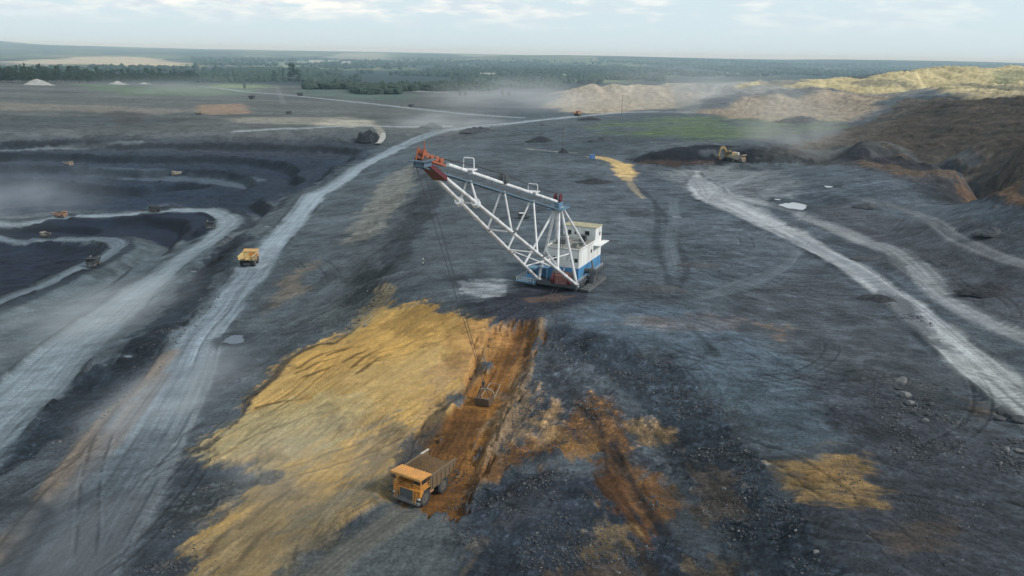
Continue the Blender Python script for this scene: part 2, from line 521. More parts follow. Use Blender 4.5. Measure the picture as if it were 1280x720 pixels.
def poly(s, soft=3.0, warp=4.0, wl=None, raw=None, ang=None):
    """signed-distance mask of a traced outline -> (indices, mask 0..1)"""
    P = gpts(s) if raw is None else raw
    mar = soft + warp + 2
    idx = np.nonzero((X > P[:, 0].min() - mar) & (X < P[:, 0].max() + mar) & (Y > P[:, 1].min() - mar) & (Y < P[:, 1].max() + mar))[0]
    x, y = X[idx], Y[idx]
    d2 = np.full(len(idx), 1e18)
    inside = np.zeros(len(idx), dtype=bool)
    for k in range(len(P)):
        a, b = P[k], P[(k + 1) % len(P)]
        e = b - a
        t = np.clip(((x - a[0]) * e[0] + (y - a[1]) * e[1]) / max(e @ e, 1e-9), 0, 1)
        d2 = np.minimum(d2, (x - a[0] - t * e[0]) ** 2 + (y - a[1] - t * e[1]) ** 2)
        c = (a[1] > y) != (b[1] > y)
        with np.errstate(divide='ignore', invalid='ignore'):
            inside ^= c & (x < (b[0] - a[0]) * (y - a[1]) / (b[1] - a[1] if b[1] != a[1] else 1e-9) + a[0])
    sd = np.sqrt(d2) * np.where(inside, 1, -1)
    nz = w1[idx] * 0.65 + w3[idx] * 0.5 + w5[idx] * 0.2 if wl is None else fbm(x / wl, y / wl, 77, 3)
    if ang is not None:
        nz = 0.38 * streak(x, y, ang, 1.1, 9, 78, 4) + 0.45 * streak(x, y, ang, 4.0, 22, 79, 3) + 0.35 * w1[idx] + 0.3 * w3[idx] + .12 * w5[idx]
    return idx, sstep(-soft * .32, soft * .32, sd + 1.35 * warp * nz)


def road(s, w, soft=1.5, warp=1.0, raw=None):
    """strip along a traced line -> (indices, mask, signed offset, distance along, half width)"""
    P = smooth_path(gpts(s) if raw is None else raw)
    W = np.interp(np.linspace(0, 1, len(P)), np.linspace(0, 1, len(w)), w)
    best = np.full(NV, 1e9, dtype=np.float32)
    off = np.zeros(NV, dtype=np.float32)
    along = np.zeros(NV, dtype=np.float32)
    wid = np.ones(NV, dtype=np.float32)
    s0 = 0.0
    for k in range(len(P) - 1):
        a, b = P[k], P[k + 1]
        e = b - a
        L = math.hypot(*e)
        mar = max(W[k], W[k + 1]) * 1.6 + soft + warp + 1
        j0 = np.searchsorted(rows, min(a[1], b[1]) - mar)
        j1 = np.searchsorted(rows, max(a[1], b[1]) + mar)
        sl = slice(j0 * NX, j1 * NX)
        ii = np.nonzero((X[sl] > min(a[0], b[0]) - mar) & (X[sl] < max(a[0], b[0]) + mar))[0] + j0 * NX
        x, y = X[ii], Y[ii]
        t = np.clip(((x - a[0]) * e[0] + (y - a[1]) * e[1]) / (L * L), 0, 1)
        dx, dy = x - a[0] - t * e[0], y - a[1] - t * e[1]
        d = np.hypot(dx, dy)
        q = d < best[ii]
        jj = ii[q]
        best[jj] = d[q]
        off[jj] = (np.sign(e[0] * dy - e[1] * dx) * d)[q]
        along[jj] = s0 + t[q] * L
        wid[jj] = W[k] + (W[k + 1] - W[k]) * t[q]
        s0 += L
    idx = np.nonzero(best < wid * 1.6 + soft + warp)[0]
    nz = fbm(along[idx] / 14.0, off[idx] / 5.0, 31, 3)
    m = sstep(-soft / 2, soft / 2, wid[idx] - best[idx] + warp * nz)
    return idx, m, off[idx], along[idx], wid[idx]


def lanes(o, s, seed, across=0.9):
    return fbm(o / across, s / 40.0, seed, 3, 0.65)


def berm(ret, h=.9, k=.3, out=1.2):
    idx, m, o, a, wd = ret
    n = fbm(a / 16.0, np.sign(o) * 3.0 + 0 * o, 55, 2)
    bm_ = np.exp(-((np.abs(o) - wd - out) / 1.0) ** 2) * sstep(-.25, .2, n)
    Z[idx] += h * bm_
    col[idx] *= (1 - k * bm_)[:, None].astype(np.float32)


def road_paint(s, w, rgb, soft=1.5, warp=1.0, strength=1.0, seed=5, contrast=0.22, smooth=0.8, across=0.9, patch=0.0):
    idx, m, o, a, wd = road(s, w, soft, warp)
    ln = lanes(o, a, seed, across)
    n2 = fbm(a / 55.0, o / 9.0, seed + 9, 3)
    mm = m * strength * np.clip(1 + patch * n2 + 0.35 * ln, 0, 1.0)
    paint(idx, mm, rgb, contrast * 1.35, ln + 0.5 * n2 + 0.25 * w3[idx])
    amp[idx] *= 1 - smooth * m
    tex[idx] *= 1 - .45 * smooth * m
    Z[idx] += 0.07 * ln * m
    return idx, m, o, a, wd


ALL = np.arange(NV)
# ---- bare plain, blue-grey, with smears in the directions machines moved
col[:] = (lin((84, 93, 100)) * GAIN).astype(np.float32)
s1 = streak(X, Y, 0.12, 7.0, 90.0, 41, 4)
s2 = streak(X, Y, -0.9, 1.6, 30.0, 42, 3)
s3 = streak(X, Y, 0.95, 2.0, 40.0, 43, 3)
s4 = streak(X, Y, 0.05, 14.0, 160.0, 44, 4)
base_var = 0.17 * w2 + 0.20 * s1 + 0.07 * w3 + 0.12 * w1 + 0.10 * w4 + 0.14 * w6 + 0.11 * s4 * sstep(250, 420, Y)
col *= (1 + base_var[:, None]).astype(np.float32)
# bluish / brownish drift
col[:, 0] *= 1 + 0.07 * w4 + 0.05 * w2
col[:, 2] *= 1 - 0.05 * w4 - 0.03 * w1
idx = np.nonzero((X > 20) & (Y < 420))[0]
col[idx] *= (1 + 0.20 * s2[idx] * sstep(20, 60, X[idx]))[:, None].astype(np.float32)

# ---- the flat by the machine, darker scraped stripes
idx, m = poly("480 360|500 320|540 240|600 200|700 215|690 300|650 340|600 372|540 380", 14, 8)
paint(idx, m * 0.75, (78, 87, 94), 0.30, streak(X[idx], Y[idx], 0.02, 3.0, 60, 61, 4))
idx, m = poly("560 330|640 290|700 240|760 260|690 330|640 350|600 350", 18, 9)
paint(idx, m * 0.5, (88, 99, 106), 0.12)
# plateau: paler bluish scraped strip, darker purple ground low on the right of the frame
idx, m = poly("700 388|800 378|900 395|1000 440|1060 500|1070 560|980 570|900 500|820 440|740 430", 10, 6)
paint(idx, m * 0.75, (88, 104, 117), 0.16, streak(X[idx], Y[idx], -0.72, 2.2, 40, 62, 4))
idx, m = poly("1000 470|1120 470|1180 520|1290 560|1300 760|1020 760|990 640|1060 570", 16, 8)
paint(idx, m * 0.85, (70, 74, 83), 0.26, streak(X[idx], Y[idx], -0.75, 1.5, 22, 63, 4))
amp[idx] += 0.15 * m
idx, m = poly("1020 330|1090 370|1140 420|1210 490|1250 540|1150 500|1060 470|980 440|900 400|930 360", 14, 8)
paint(idx, m * 0.6, (76, 80, 84), 0.2)
idx, m = poly("1060 250|1290 290|1300 420|1200 370|1120 320|1040 290|990 262", 14, 8)
paint(idx, m * 0.7, (80, 82, 86), 0.16, streak(X[idx], Y[idx], -0.9, 3, 60, 64, 3))

# ---- rubble slope below the plateau edge
idx, m = poly("690 392|760 420|840 448|905 512|965 590|1015 665|1050 730|930 730|880 650|845 590|800 520|760 470|700 450|672 430", 6, 4)
paint(idx, m * 0.95, (58, 68, 79), 0.35, w3[idx])
amp[idx] += 0.45 * m
idx, m = poly("560 740|575 660|600 600|680 585|760 600|830 640|870 690|900 740", 8, 5)
paint(idx, m * 0.95, (56, 65, 78), 0.35, 0.6 * w3[idx] + 0.6 * w1[idx])
amp[idx] += 0.35 * m
idx, m = poly("672 400|700 440|760 480|800 520|830 590|790 600|740 560|690 590|640 590|620 560|650 500|668 450", 6, 5)
paint(idx, m * 0.9, (72, 78, 86), 0.4, w1[idx] + w3[idx] * 0.5)
amp[idx] += 0.6 * m
# dark trampled coal in front of the machine
idx, m = poly("590 384|630 365|665 352|740 362|730 378|690 390|676 402|640 405|600 400", 4, 3)
paint(idx, m * 0.9, (56, 60, 72), 0.3, w3[idx])
idx, m = poly("575 352|605 346|637 350|636 362|622 370|590 372|572 364", 3, 3)
paint(idx, m * np.clip(.75 + .9 * streak(X[idx], Y[idx], 0.1, 1.6, 12, 89, 3), 0, 1), (132, 138, 142), 0.2)
for s in ["650 372|690 366|720 370|700 377|660 380"]:
    idx, m = poly(s, 3, 2.5)
    paint(idx, m * 0.6, (120, 95, 78), 0.2)

# ---- left side: bank under the plateau edge, verges of the haul road
idx, m = poly("545 195|552 240|535 262|500 330|470 372|420 425|350 445|300 500|330 420|400 350|440 300|480 240|520 200", 8, 6)
paint(idx, m * 0.8, (78, 86, 91), 0.30, streak(X[idx], Y[idx], 1.15, 1.6, 22, 65, 4))
amp[idx] += 0.3 * m
idx, m = poly("478 225|520 205|512 240|496 262|478 285|455 300|430 305|446 270", 8, 5)
paint(idx, m * 0.65, (124, 124, 117), 0.15)
idx, m = poly("545 215|560 240|545 262|520 300|498 340|478 352|478 320|505 275|525 240", 4, 4)
paint(idx, m * 0.8, (58, 66, 72), 0.3, w3[idx])
idx, m = poly("340 350|392 330|372 372|330 392", 8, 5)
paint(idx, m * 0.45, (128, 112, 92), 0.2)
idx, m = poly("420 372|470 350|500 340|470 385|440 408|395 430|400 400", 5, 5)
paint(idx, m * 0.6, (96, 104, 106), 0.35, streak(X[idx], Y[idx], 0.9, 1.2, 12, 66, 3))

# ---- foreground left: dust-covered flat beside the haul road
idx, m = poly("-120 760|-80 640|60 560|150 470|230 440|300 480|270 560|250 640|240 760", 14, 8)
paint(idx, m * 0.85, (82, 90, 98), 0.28, streak(X[idx], Y[idx], 1.12, 1.3, 40, 67, 4))
idx, m = poly("130 760|190 660|230 560|300 520|300 600|260 650|240 760", 12, 7)
paint(idx, m * 0.7, (62, 71, 81), 0.22, w2[idx] + w1[idx] * 0.5)

# ---- deep dark bank between the two haul roads
idx, m = poly("305 292|318 300|270 350|228 415|160 478|80 548|0 598|-80 640|-80 590|0 545|90 482|150 440|205 392|245 338|275 308", 5, 5)
paint(idx, m * 0.95, (42, 53, 65), 0.4, w1[idx] + 0.6 * w3[idx])
amp[idx] += 0.6 * m
idx, m = poly("318 300|360 262|410 225|450 205|440 222|395 262|350 305|300 352|262 400|235 425|240 395|280 345", 6, 4)
paint(idx, m * 0.7, (70, 80, 86), 0.3, streak(X[idx], Y[idx], 1.0, 2, 18, 68, 3))

# ---- the pit
idx, m = poly("-160 178|0 176|150 168|300 172|400 172|470 178|455 200|400 228|330 262|300 268|280 262|200 258|100 263|0 270|-160 280", 24, 16)
paint(idx, m * 0.95, (42, 55, 76), 0.30, w2[idx] + 0.5 * s1[idx])
amp[idx] += 0.9 * m
idx, m = poly("-160 215|0 220|60 225|140 232|240 238|330 232|300 258|200 256|100 260|0 268|-160 276", 20, 14)
paint(idx, m * 0.8, (36, 49, 72), 0.3, w2[idx])
idx, m = poly("300 178|420 180|440 196|380 215|300 222|250 200", 18, 14)
paint(idx, m * 0.6, (34, 45, 70), 0.3, w1[idx])
idx, m = poly("100 268|200 264|262 266|272 276|262 292|235 302|190 301|150 297|60 296|-160 297|-160 276|0 277", 4, 3)
paint(idx, m * 0.97, (30, 41, 66), 0.2)
idx, m = poly("-160 300|80 302|130 303|142 308|126 320|86 336|40 356|0 374|-160 430", 5, 4)
paint(idx, m * 0.97, (32, 42, 64), 0.3, w1[idx])
amp[idx] += 0.4 * m
# dusty apron between the hairpins
idx, m = poly("160 305|230 303|262 300|250 320|190 372|120 428|40 500|-60 560|-160 600|-160 420|0 386|90 350|140 325", 10, 6)
paint(idx, m * 0.85, (86, 98, 105), 0.16)
idx, m = poly("165 340|215 322|225 330|190 358|150 385|120 380", 8, 6)
paint(idx, m * 0.5, (62, 74, 84), 0.3)

# ---- the plain beyond the pit, striped across
idx = np.nonzero((Y > 560) & (Y < 1900) & (X < 60))[0]
u = X[idx] / Y[idx]
m = sstep(620, 800, Y[idx]) * sstep(0.02, -0.1, u)
n = streak(X[idx], Y[idx], 0.03, 26, 420, 69, 4)
paint(idx, m * 0.9, (88, 91, 90), 0.55, n + .4 * w2[idx])
idx, m = poly("-160 150|150 148|250 150|140 158|0 162|-160 165", 30, 12)
paint(idx, m * 0.55, (62, 72, 80), 0.2)
for s, c, k in [("0 128|60 130|150 133|250 138|200 142|90 140|0 138", (120, 114, 106), .6), ("255 132|300 130|304 141|262 143|248 140", (138, 116, 98), .8),
                ("270 148|340 146|440 146|470 152|400 156|300 154", (128, 126, 116), .8), ("140 138|170 140|176 155|150 158|136 150", (70, 66, 66), .7),
                ("0 143|60 146|140 147|120 152|30 152", (70, 80, 84), .7), ("400 148|470 150|480 157|440 160|395 156", (150, 146, 134), .8)]:
    idx, m = poly(s, 26, 14, wl=60)
    paint(idx, m * k, c, 0.15, streak(X[idx], Y[idx], 0.02, 18, 200, 70, 3))
for s, c in [("90 104|160 108|250 109|330 112|300 118|180 121|120 113", (86, 105, 84)), ("260 103|330 102|345 110|270 110", (108, 126, 88)),
             ("380 112|470 112|520 118|516 126|430 124|370 118", (80, 98, 92))]:
    idx, m = poly(s, 40, 26, wl=70)
    paint(idx, m * 0.85, c, 0.2, w2[idx])
# ---- grass on the far flat, right
idx, m = poly("728 158|760 150|850 146|960 145|1060 147|1060 158|1010 168|930 172|880 178|800 172|740 166", 24, 24, wl=40)
paint(idx, m * .85 * np.clip(.75 + 1.2 * w6[idx] + .8 * w2[idx], 0, 1), (86, 104, 76), 0.4, streak(X[idx], Y[idx], 0.05, 14, 120, 71, 4))
idx, m = poly("790 162|900 158|930 166|880 172|800 169", 24, 20, wl=30)
paint(idx, m * 0.6, (86, 106, 70), 0.4, w1[idx])
# ---- dark stripes and dumps on the middle plain
for s in ["620 176|690 182|720 190|650 196|600 188", "780 192|830 188|850 200|800 206", "700 172|800 168|840 176|740 180",
          "720 222|750 220|760 228|728 233"]:
    idx, m = poly(s, 10, 9)
    paint(idx, m * 0.5, (62, 71, 80), 0.3, s1[idx])
idx, m = poly("770 210|800 206|850 212|845 235|800 250|780 232", 14, 8)
paint(idx, m * 0.3, (70, 78, 92), 0.2)

# ---- coal face
idx, m = poly("784 199|820 189|850 184|880 181|945 181|972 190|962 203|935 206|880 207|820 207|796 205", 4, 3)
paint(idx, m * 0.97, (30, 34, 46), 0.35, w1[idx] + w3[idx] * 0.4)
amp[idx] += 0.5 * m
idx, m = poly("796 203|850 200|892 201|890 206|840 208|800 206", 3, 2.5)
paint(idx, m * 0.7, (84, 66, 56), 0.25)
idx, m = poly("940 195|985 180|1050 182|1130 188|1190 198|1280 212|1300 262|1240 256|1170 238|1120 222|1060 208|1000 205|960 206", 8, 6)
paint(idx, m * 0.9, (70, 70, 72), 0.45, w1[idx] + w3[idx] * 0.5)
amp[idx] += 0.9 * m
for s, c, k in [("1080 196|1140 204|1190 214|1180 226|1120 218|1070 206", (104, 86, 68), .75), ("1190 228|1240 236|1290 246|1295 264|1250 256|1200 246", (110, 84, 62), .8),
                ("1000 196|1060 190|1120 196|1180 208|1160 216|1100 206|1050 200", (38, 42, 52), .85), ("1150 230|1200 242|1260 262|1200 255|1140 238", (52, 55, 62), .7)]:
    idx, m = poly(s, 6, 5)
    paint(idx, m * k, c, 0.25)
# ---- spoil dumps on the right
idx, m = poly("985 185|1040 168|1090 150|1130 128|1180 124|1300 122|1380 150|1400 240|1290 222|1200 202|1120 188|1040 184", 14, 10)
paint(idx, m * 0.95, (86, 78, 70), 0.36, w1[idx] + 0.8 * streak(X[idx], Y[idx], -1.0, 7, 40, 72, 4))
amp[idx] += 1.1 * m
idx, m = poly("1085 176|1130 150|1170 131|1300 128|1400 150|1400 190|1290 190|1200 188|1130 184", 18, 12)
paint(idx, m * 0.85, (72, 62, 54), 0.4, w1[idx] + 0.7 * streak(X[idx], Y[idx], -1.1, 6, 30, 73, 4))
idx, m = poly("860 141|930 124|1010 118|1080 120|1120 124|1095 142|1060 152|1000 150|940 150", 40, 26, wl=50)
paint(idx, m * 0.8, (146, 131, 112), 0.16, w1[idx])
amp[idx] += 1.2 * m
idx, m = poly("690 140|700 122|720 108|780 105|850 105|890 110|870 130|830 138|760 142", 40, 22, wl=50)
paint(idx, m * 0.9, (152, 141, 124), 0.14, w1[idx])
amp[idx] += 1.0 * m
idx, m = poly("840 112|900 102|960 100|1010 106|980 114|940 118|880 122", 30, 20, wl=40)
paint(idx, m * 0.85, (128, 130, 128), 0.2, s1[idx])
idx, m = poly("930 110|1010 103|1070 100|1100 96|1140 92|1180 84|1300 82|1400 84|1400 122|1290 122|1190 122|1120 120|1060 116|1000 112", 26, 14, wl=50)
paint(idx, m * 0.95, (160, 148, 112), 0.28, 0.8 * w1[idx] + 0.7 * streak(X[idx], Y[idx], -0.5, 10, 80, 74, 4))  # yellow spoil; the ridge's sunlit brightness is put into its colour
amp[idx] += 1.4 * m
for s, c, k in [("1060 105|1140 104|1200 108|1290 112|1290 116|1200 113|1130 110|1070 110", (110, 108, 96), .7), ("1100 112|1180 116|1130 123|1060 118", (120, 118, 114), .7),
                ("1180 118|1300 116|1300 124|1190 125", (150, 138, 112), .7), ("1240 96|1300 92|1300 106|1250 110", (120, 124, 96), .7), ("940 106|1010 101|1000 107|950 112", (104, 108, 112), .7)]:
    idx, m = poly(s, 20, 10, wl=30)
    paint(idx, m * k, c, 0.2)

gl = np.nonzero((Y > 480) & (Y < 1700) & (X > 60))[0]
gm = sstep(8, 26, base_h(X[gl], Y[gl]))
gn = 1 - np.abs(fbm(X[gl] / 34.0 + Y[gl] / 260.0, Y[gl] / 120.0, 111, 4)) * 2.4
Z[gl] += 5.0 * gm * gn * (.5 + .5 * sstep(500, 900, Y[gl]))
col[gl] *= (1 + .22 * gm * (gn - .45))[:, None].astype(np.float32)
# ---- haul roads
_r1 = road_paint("-40 790|40 735|115 635|180 540|236 446|288 372|322 330|360 285|400 240|450 208|500 184|560 163|620 157|680 150|716 146", [9, 9, 9, 8, 7, 6.5, 6.5, 6.5, 6.5, 6.5, 7, 7, 7, 7, 6],
           (118, 130, 140), 5, 2.5, 0.85, 5, 0.34, across=0.75, patch=0.2)
berm(_r1, .8, .35)
road_paint("322 330|345 302|372 272|400 242|450 209|500 185", [4.5, 5, 5.5, 5, 5, 4], (138, 150, 160), 4, 2, 0.6, 6, 0.2)
for s, w, c, k, sd in [("-10 700|40 640|90 575|150 505|215 440", [3, 2.5, 2, 2, 1.5], (134, 118, 100), .65, 11),
                       ("60 640|110 580|160 525|205 470", [2.5, 3, 2.5, 2], (122, 108, 95), .5, 12),
                       ("105 745|170 640|215 560|255 470|275 405", [3, 3.5, 3, 2.5, 2], (118, 127, 134), .65, 13),
                       ("40 650|100 640|70 690|10 760", [4, 5, 4, 3], (96, 104, 110), .6, 14),
                       ("20 780|90 700|150 630", [6, 7, 5], (104, 108, 110), .55, 15)]:
    road_paint(s, w, c, 2.5, 2, k, sd, 0.3, across=0.7)
road_paint("-30 634|20 632|48 634|58 644|50 662|25 695|-5 740|-30 770", [2.2, 2.2, 2.2, 2.4, 2.4, 2.2, 2.2, 2.2], (54, 60, 67), 3, 2, 0.75, 16, 0.15)
road_paint("96 632|112 618|122 610", [1, 1.3, .8], (52, 58, 66), 1.5, 1.5, 0.6, 17, 0.2)
# lower pit road and its hairpins
road_paint("250 300|284 290|300 276|284 263|240 260|200 261|120 267|60 272|-60 279", [5, 7, 8, 7, 5, 4.5, 4.5, 4.5, 4.5], (38, 47, 60), 3, 2.5, 0.75, 35, 0.3, smooth=0)
road_paint("-20 392|40 368|90 346|128 327|156 309|150 300|120 297|80 297|0 296", [5, 5, 5, 5, 5, 4, 3.5, 3.2, 3.2], (36, 46, 60), 3, 2.5, 0.75, 36, 0.3, smooth=0)
_r2 = road_paint("-90 600|-30 548|60 465|130 402|190 352|240 316|274 292|288 276|272 266|240 263|200 264|120 270|60 275|-60 282", [11, 11, 10.5, 9.5, 8, 7, 6.5, 6.5, 5.5, 4.5, 4, 4, 4, 4],
           (120, 132, 140), 5, 2.2, 0.88, 18, 0.22, across=1.0, patch=0.15)
berm(_r2, 1.3, .45)
_r3 = road_paint("-80 410|-20 386|40 363|90 341|128 323|148 309|144 302|120 299|80 299|0 298|-80 298", [4.5, 4.5, 4.5, 4.3, 4, 4, 3.5, 3, 2.6, 2.4, 2.4], (106, 119, 130), 2.5, 1.2, 0.88, 19, 0.2)
berm(_r3, 1.2, .4, .8)
for s, w, c, k in [("85 208|130 213|165 220|200 224|260 226|320 226", [3, 6, 10, 11, 10, 7], (88, 101, 114), .7), ("-40 190|60 186|120 182|175 177", [4, 4, 4, 3], (120, 130, 136), .7),
                   ("296 164|350 161|400 159|480 158|560 158", [4, 4, 4, 4, 5], (136, 145, 150), .8), ("250 108|300 114|350 118|430 126|520 136|590 143|650 147", [5, 6, 6, 6, 6, 6, 6], (130, 140, 146), .8),
                   ("380 107|440 108|500 112|560 116", [7, 7, 7, 5], (150, 158, 160), .8), ("340 100|350 118|355 130", [4, 4, 4], (110, 120, 120), .4), ("470 157|476 166|466 174", [4, 4, 4], (140, 138, 128), .7),
                   ("590 158|660 152|716 146|800 140|860 140", [5, 6, 6, 5, 4], (138, 145, 150), .7), ("880 190|960 182|1060 184|1130 188|1220 204", [3, 4, 4, 4, 3], (94, 100, 104), .6),
                   ("860 130|880 120|900 110", [8, 8, 8], (150, 150, 145), .5), ("660 186|690 189|718 191", [1.6, 1.6, 1.2], (150, 150, 145), .7), ("830 104|850 118|870 130", [9, 9, 9], (120, 124, 124), .5)]:
    road_paint(s, w, c, 3.5, 2, k, 21, 0.15)
# ---- pale roads on the right of the plateau
idx, m = poly("826 214|880 208|950 214|1000 225|985 245|950 258|910 250|880 244|850 232", 16, 9)
paint(idx, m * 0.75, (114, 120, 122), 0.25, streak(X[idx], Y[idx], -0.5, 2.5, 40, 75, 4))
_r4 = road_paint("872 214|874 226|882 236|890 246|935 266|985 291|1040 320|1090 350|1140 388|1192 432|1240 472|1300 520|1350 560", [.5, 5, 8, 8, 7, 6, 5, 5, 5, 5, 5, 5, 5], (146, 150, 150), 3.5, 2.2, 0.85, 22, 0.30, across=.75, patch=0.3)
berm(_r4, .6, .3)
road_paint("900 244|950 254|1000 270|1050 289|1095 306|1130 324|1158 350|1190 378|1240 404|1300 432", [5, 4.5, 4, 4, 4, 4.5, 4.5, 4, 3.5, 3], (130, 134, 134), 4, 2.2, 0.75, 23, 0.30, across=.75, patch=0.35)
road_paint("926 204|905 212|880 222|868 232", [3, 4, 5, 5], (108, 114, 118), 4, 3, .45, 38, .3)
road_paint("850 214|890 232|930 252|960 258", [3, 4, 4, 3], (120, 125, 127), 3, 3, .5, 39, .4)
road_paint("960 214|925 226|900 240|890 252", [3, 4, 4, 3], (122, 127, 129), 3, 3, .5, 40, .4)
road_paint("1085 250|1130 262|1165 277|1190 295|1232 314|1300 336", [2.6, 2.6, 2.6, 2.6, 2.6, 2.6], (112, 115, 115), 2, 1.2, 0.6, 24, 0.5, across=0.8)
road_paint("925 300|960 300|990 312|975 335|930 355|880 372", [2.5, 3, 3, 3, 3, 2.5], (94, 103, 108), 3, 2, 0.5, 25, 0.4, across=0.6)
for s in ["818 250|822 275|820 305|832 340|838 360", "828 262|845 300|858 335|850 360", "790 228|815 250|830 272", "860 405|880 425|897 444"]:
    road_paint(s, [1.0, 1.3, 1.2, 1.0], (56, 64, 71), 1.5, 0.8, 0.6, 26, 0.2, smooth=0)
for s in ["842 250|842 275|838 305|845 335", "1140 395|1120 372|1060 330|1000 298"]:
    road_paint(s, [2.5, 2.5, 2.5], (98, 107, 112), 2, 1, 0.45, 27, 0.3)
idx, m = poly("1060 370|1100 362|1125 372|1160 402|1190 440|1150 432|1110 396", 6, 5)
paint(idx, m * 0.6, (60, 66, 72), 0.3, w1[idx])
idx, m = poly("1080 310|1130 330|1155 356|1120 345|1085 325", 5, 4)
paint(idx, m * 0.6, (64, 68, 72), 0.3, w1[idx])
for s, c, k in [("800 398|880 392|930 400|905 412|830 412", (112, 100, 94), .35), ("955 408|985 410|1000 420|975 426", (116, 100, 86), .55), ("780 392|840 402|790 410|760 404", (118, 110, 102), .4)]:
    idx, m = poly(s, 6, 5)
    paint(idx, m * k, c, 0.25)

idx, m = poly("560 396|615 398|604 460|574 500|544 538|518 566|500 582|484 570|520 500|556 450", 4, 4)
paint(idx, m * .95, (118, 98, 72), .25, w3[idx])
idx, m = poly("-60 770|20 660|110 575|190 540|215 560|170 660|130 770", 12, 8)
paint(idx, m * .5, (80, 88, 96), .5, streak(X[idx], Y[idx], 1.05, .8, 30, 92, 4))
# ---- sand: pale yellow bank
idx, m = poly("398 432|362 450|344 472|312 500|302 522|276 545|248 566|286 578|332 590|282 640|250 672|232 740|330 745|372 695|442 655|482 612|500 582|518 556|540 530|572 496|598 456|606 425|602 404|574 396|546 386|530 376|500 382|470 386|450 405|420 430", 7, 5.5, ang=.9)
x_, y_ = X[idx], Y[idx]
stA = streak(x_, y_, 0.95, 2.0, 30, 81, 4) * sstep(118, 140, y_) + streak(x_, y_, 0.5, 2.0, 26, 80, 4) * sstep(140, 118, y_)
stB = streak(x_, y_, 0.85, 0.7, 10, 82, 3)
stC = np.clip(1 - np.abs(streak(x_, y_, 0.95, 1.1, 22, 90, 3)) * 9, 0, 1) * sstep(-.1, .35, w6[idx])
paint(idx, m, (170, 140, 86), 0.12, stA + 0.5 * stB + .25 * w3[idx] + .5 * w6[idx])
amp[idx] = amp[idx] * (1 - m) + 0.30 * m
col[idx] *= (1 - .35 * stC * m)[:, None].astype(np.float32)
Z[idx] += (0.20 * stA - .25 * stC + .9 * w6[idx] + .25 * w1[idx]) * m + .5 * sstep(.15, .75, m)
sand_idx, sand_m = idx, m
tex[idx] *= 1 - .55 * m
for s, c, k, sf, wp in [("360 452|400 432|455 408|520 382|560 388|590 402|560 430|500 450|440 462|380 478", (178, 141, 78), .85, 8, 6),
                        ("300 522|360 500|430 492|470 510|440 550|380 572|300 570|255 566", (160, 148, 110), .85, 7, 6),
                        ("440 470|520 440|570 420|540 480|500 520|450 540|420 510", (168, 144, 100), .5, 8, 6),
                        ("540 470|590 430|604 420|596 458|570 494|540 528|515 556|500 560|510 520", (150, 124, 92), .75, 6, 6), ("470 530|510 520|520 545|500 575|480 610|440 650|430 600|450 560", (116, 110, 96), .65, 8, 7),
                        ("250 676|286 642|330 612|400 590|380 640|330 680|300 745|234 745", (150, 128, 88), .6, 6, 5),
                        ("380 640|440 610|480 620|430 670|380 720|330 745|330 700", (108, 108, 98), .75, 7, 6)]:
    idx, m = poly(s, sf, wp * 1.3, ang=.75)
    stc = streak(X[idx], Y[idx], 0.75, 1.1, 18, 83, 4)
    paint(idx, m * k * np.clip(0.8 + 0.8 * stc, 0, 1), c, 0.14, stc)
for s in ["440 462|458 448|480 437", "446 470|462 458|476 449", "410 446|428 440|440 436", "372 462|392 450|420 440|450 436", "380 474|400 466|420 458", "320 512|350 504|390 498", "300 700|320 676|352 650", "260 690|280 668|310 648", "300 555|340 540|400 520", "370 470|400 455|430 446", "300 660|340 630|390 600", "430 455|460 440"]:
    road_paint(s, [0.35, 0.55, 0.3], (88, 66, 34), 0.9, 0.7, 0.75, 28, 0.2, smooth=0)
road_paint("246 566|275 547|302 522|312 500|345 473|362 451|398 433|420 431|450 407", [.5, .7, .8, .9, 1.0, 1.0, .8, .6, .4], (48, 50, 54), 1.2, 1.2, 0.75, 37, 0.3, smooth=0)  # painted shadow line along the edge of the raised sand
for s, c, k in [("232 745|246 670|290 628|350 600|430 610|470 640|420 690|360 745", (126, 117, 98), .55), ("246 566|300 520|380 530|400 570|330 596", (152, 142, 112), .5), ("560 400|604 400|600 440|575 470|560 440", (168, 128, 74), .6)]:
    idx, m = poly(s, 12, 7, ang=.75)
    paint(idx, m * k, c, .15, streak(X[idx], Y[idx], .75, 1.5, 22, 94, 3))
# pale sand fingers above it
for s in ["452 385|470 362|486 350|490 366|476 388|458 402", "430 410|455 392|470 396|440 420"]:
    idx, m = poly(s, 4, 3.5)
    paint(idx, m * 0.7, (142, 126, 96), 0.3, streak(X[idx], Y[idx], 0.9, 1.0, 10, 84, 3))
# dark toe of rubble cutting the sand
idx, m = poly("196 640|250 608|285 600|330 592|350 598|310 612|282 626|250 640|215 655", 3, 3)
paint(idx, m * 0.85, (66, 72, 76), 0.4, w3[idx])
amp[idx] += 0.4 * m
# grey trampled flat in front of the truck
idx, m = poly("330 745|380 690|440 655|490 632|560 640|580 700|570 745", 7, 6)
paint(idx, m * 0.85, (92, 99, 102), 0.25, streak(X[idx], Y[idx], 0.62, 1.2, 20, 85, 4))
road_paint("520 632|470 668|420 705|360 760", [2.8, 3, 3, 3], (110, 106, 94), 2, 1.2, 0.5, 29, 0.4, across=0.5)

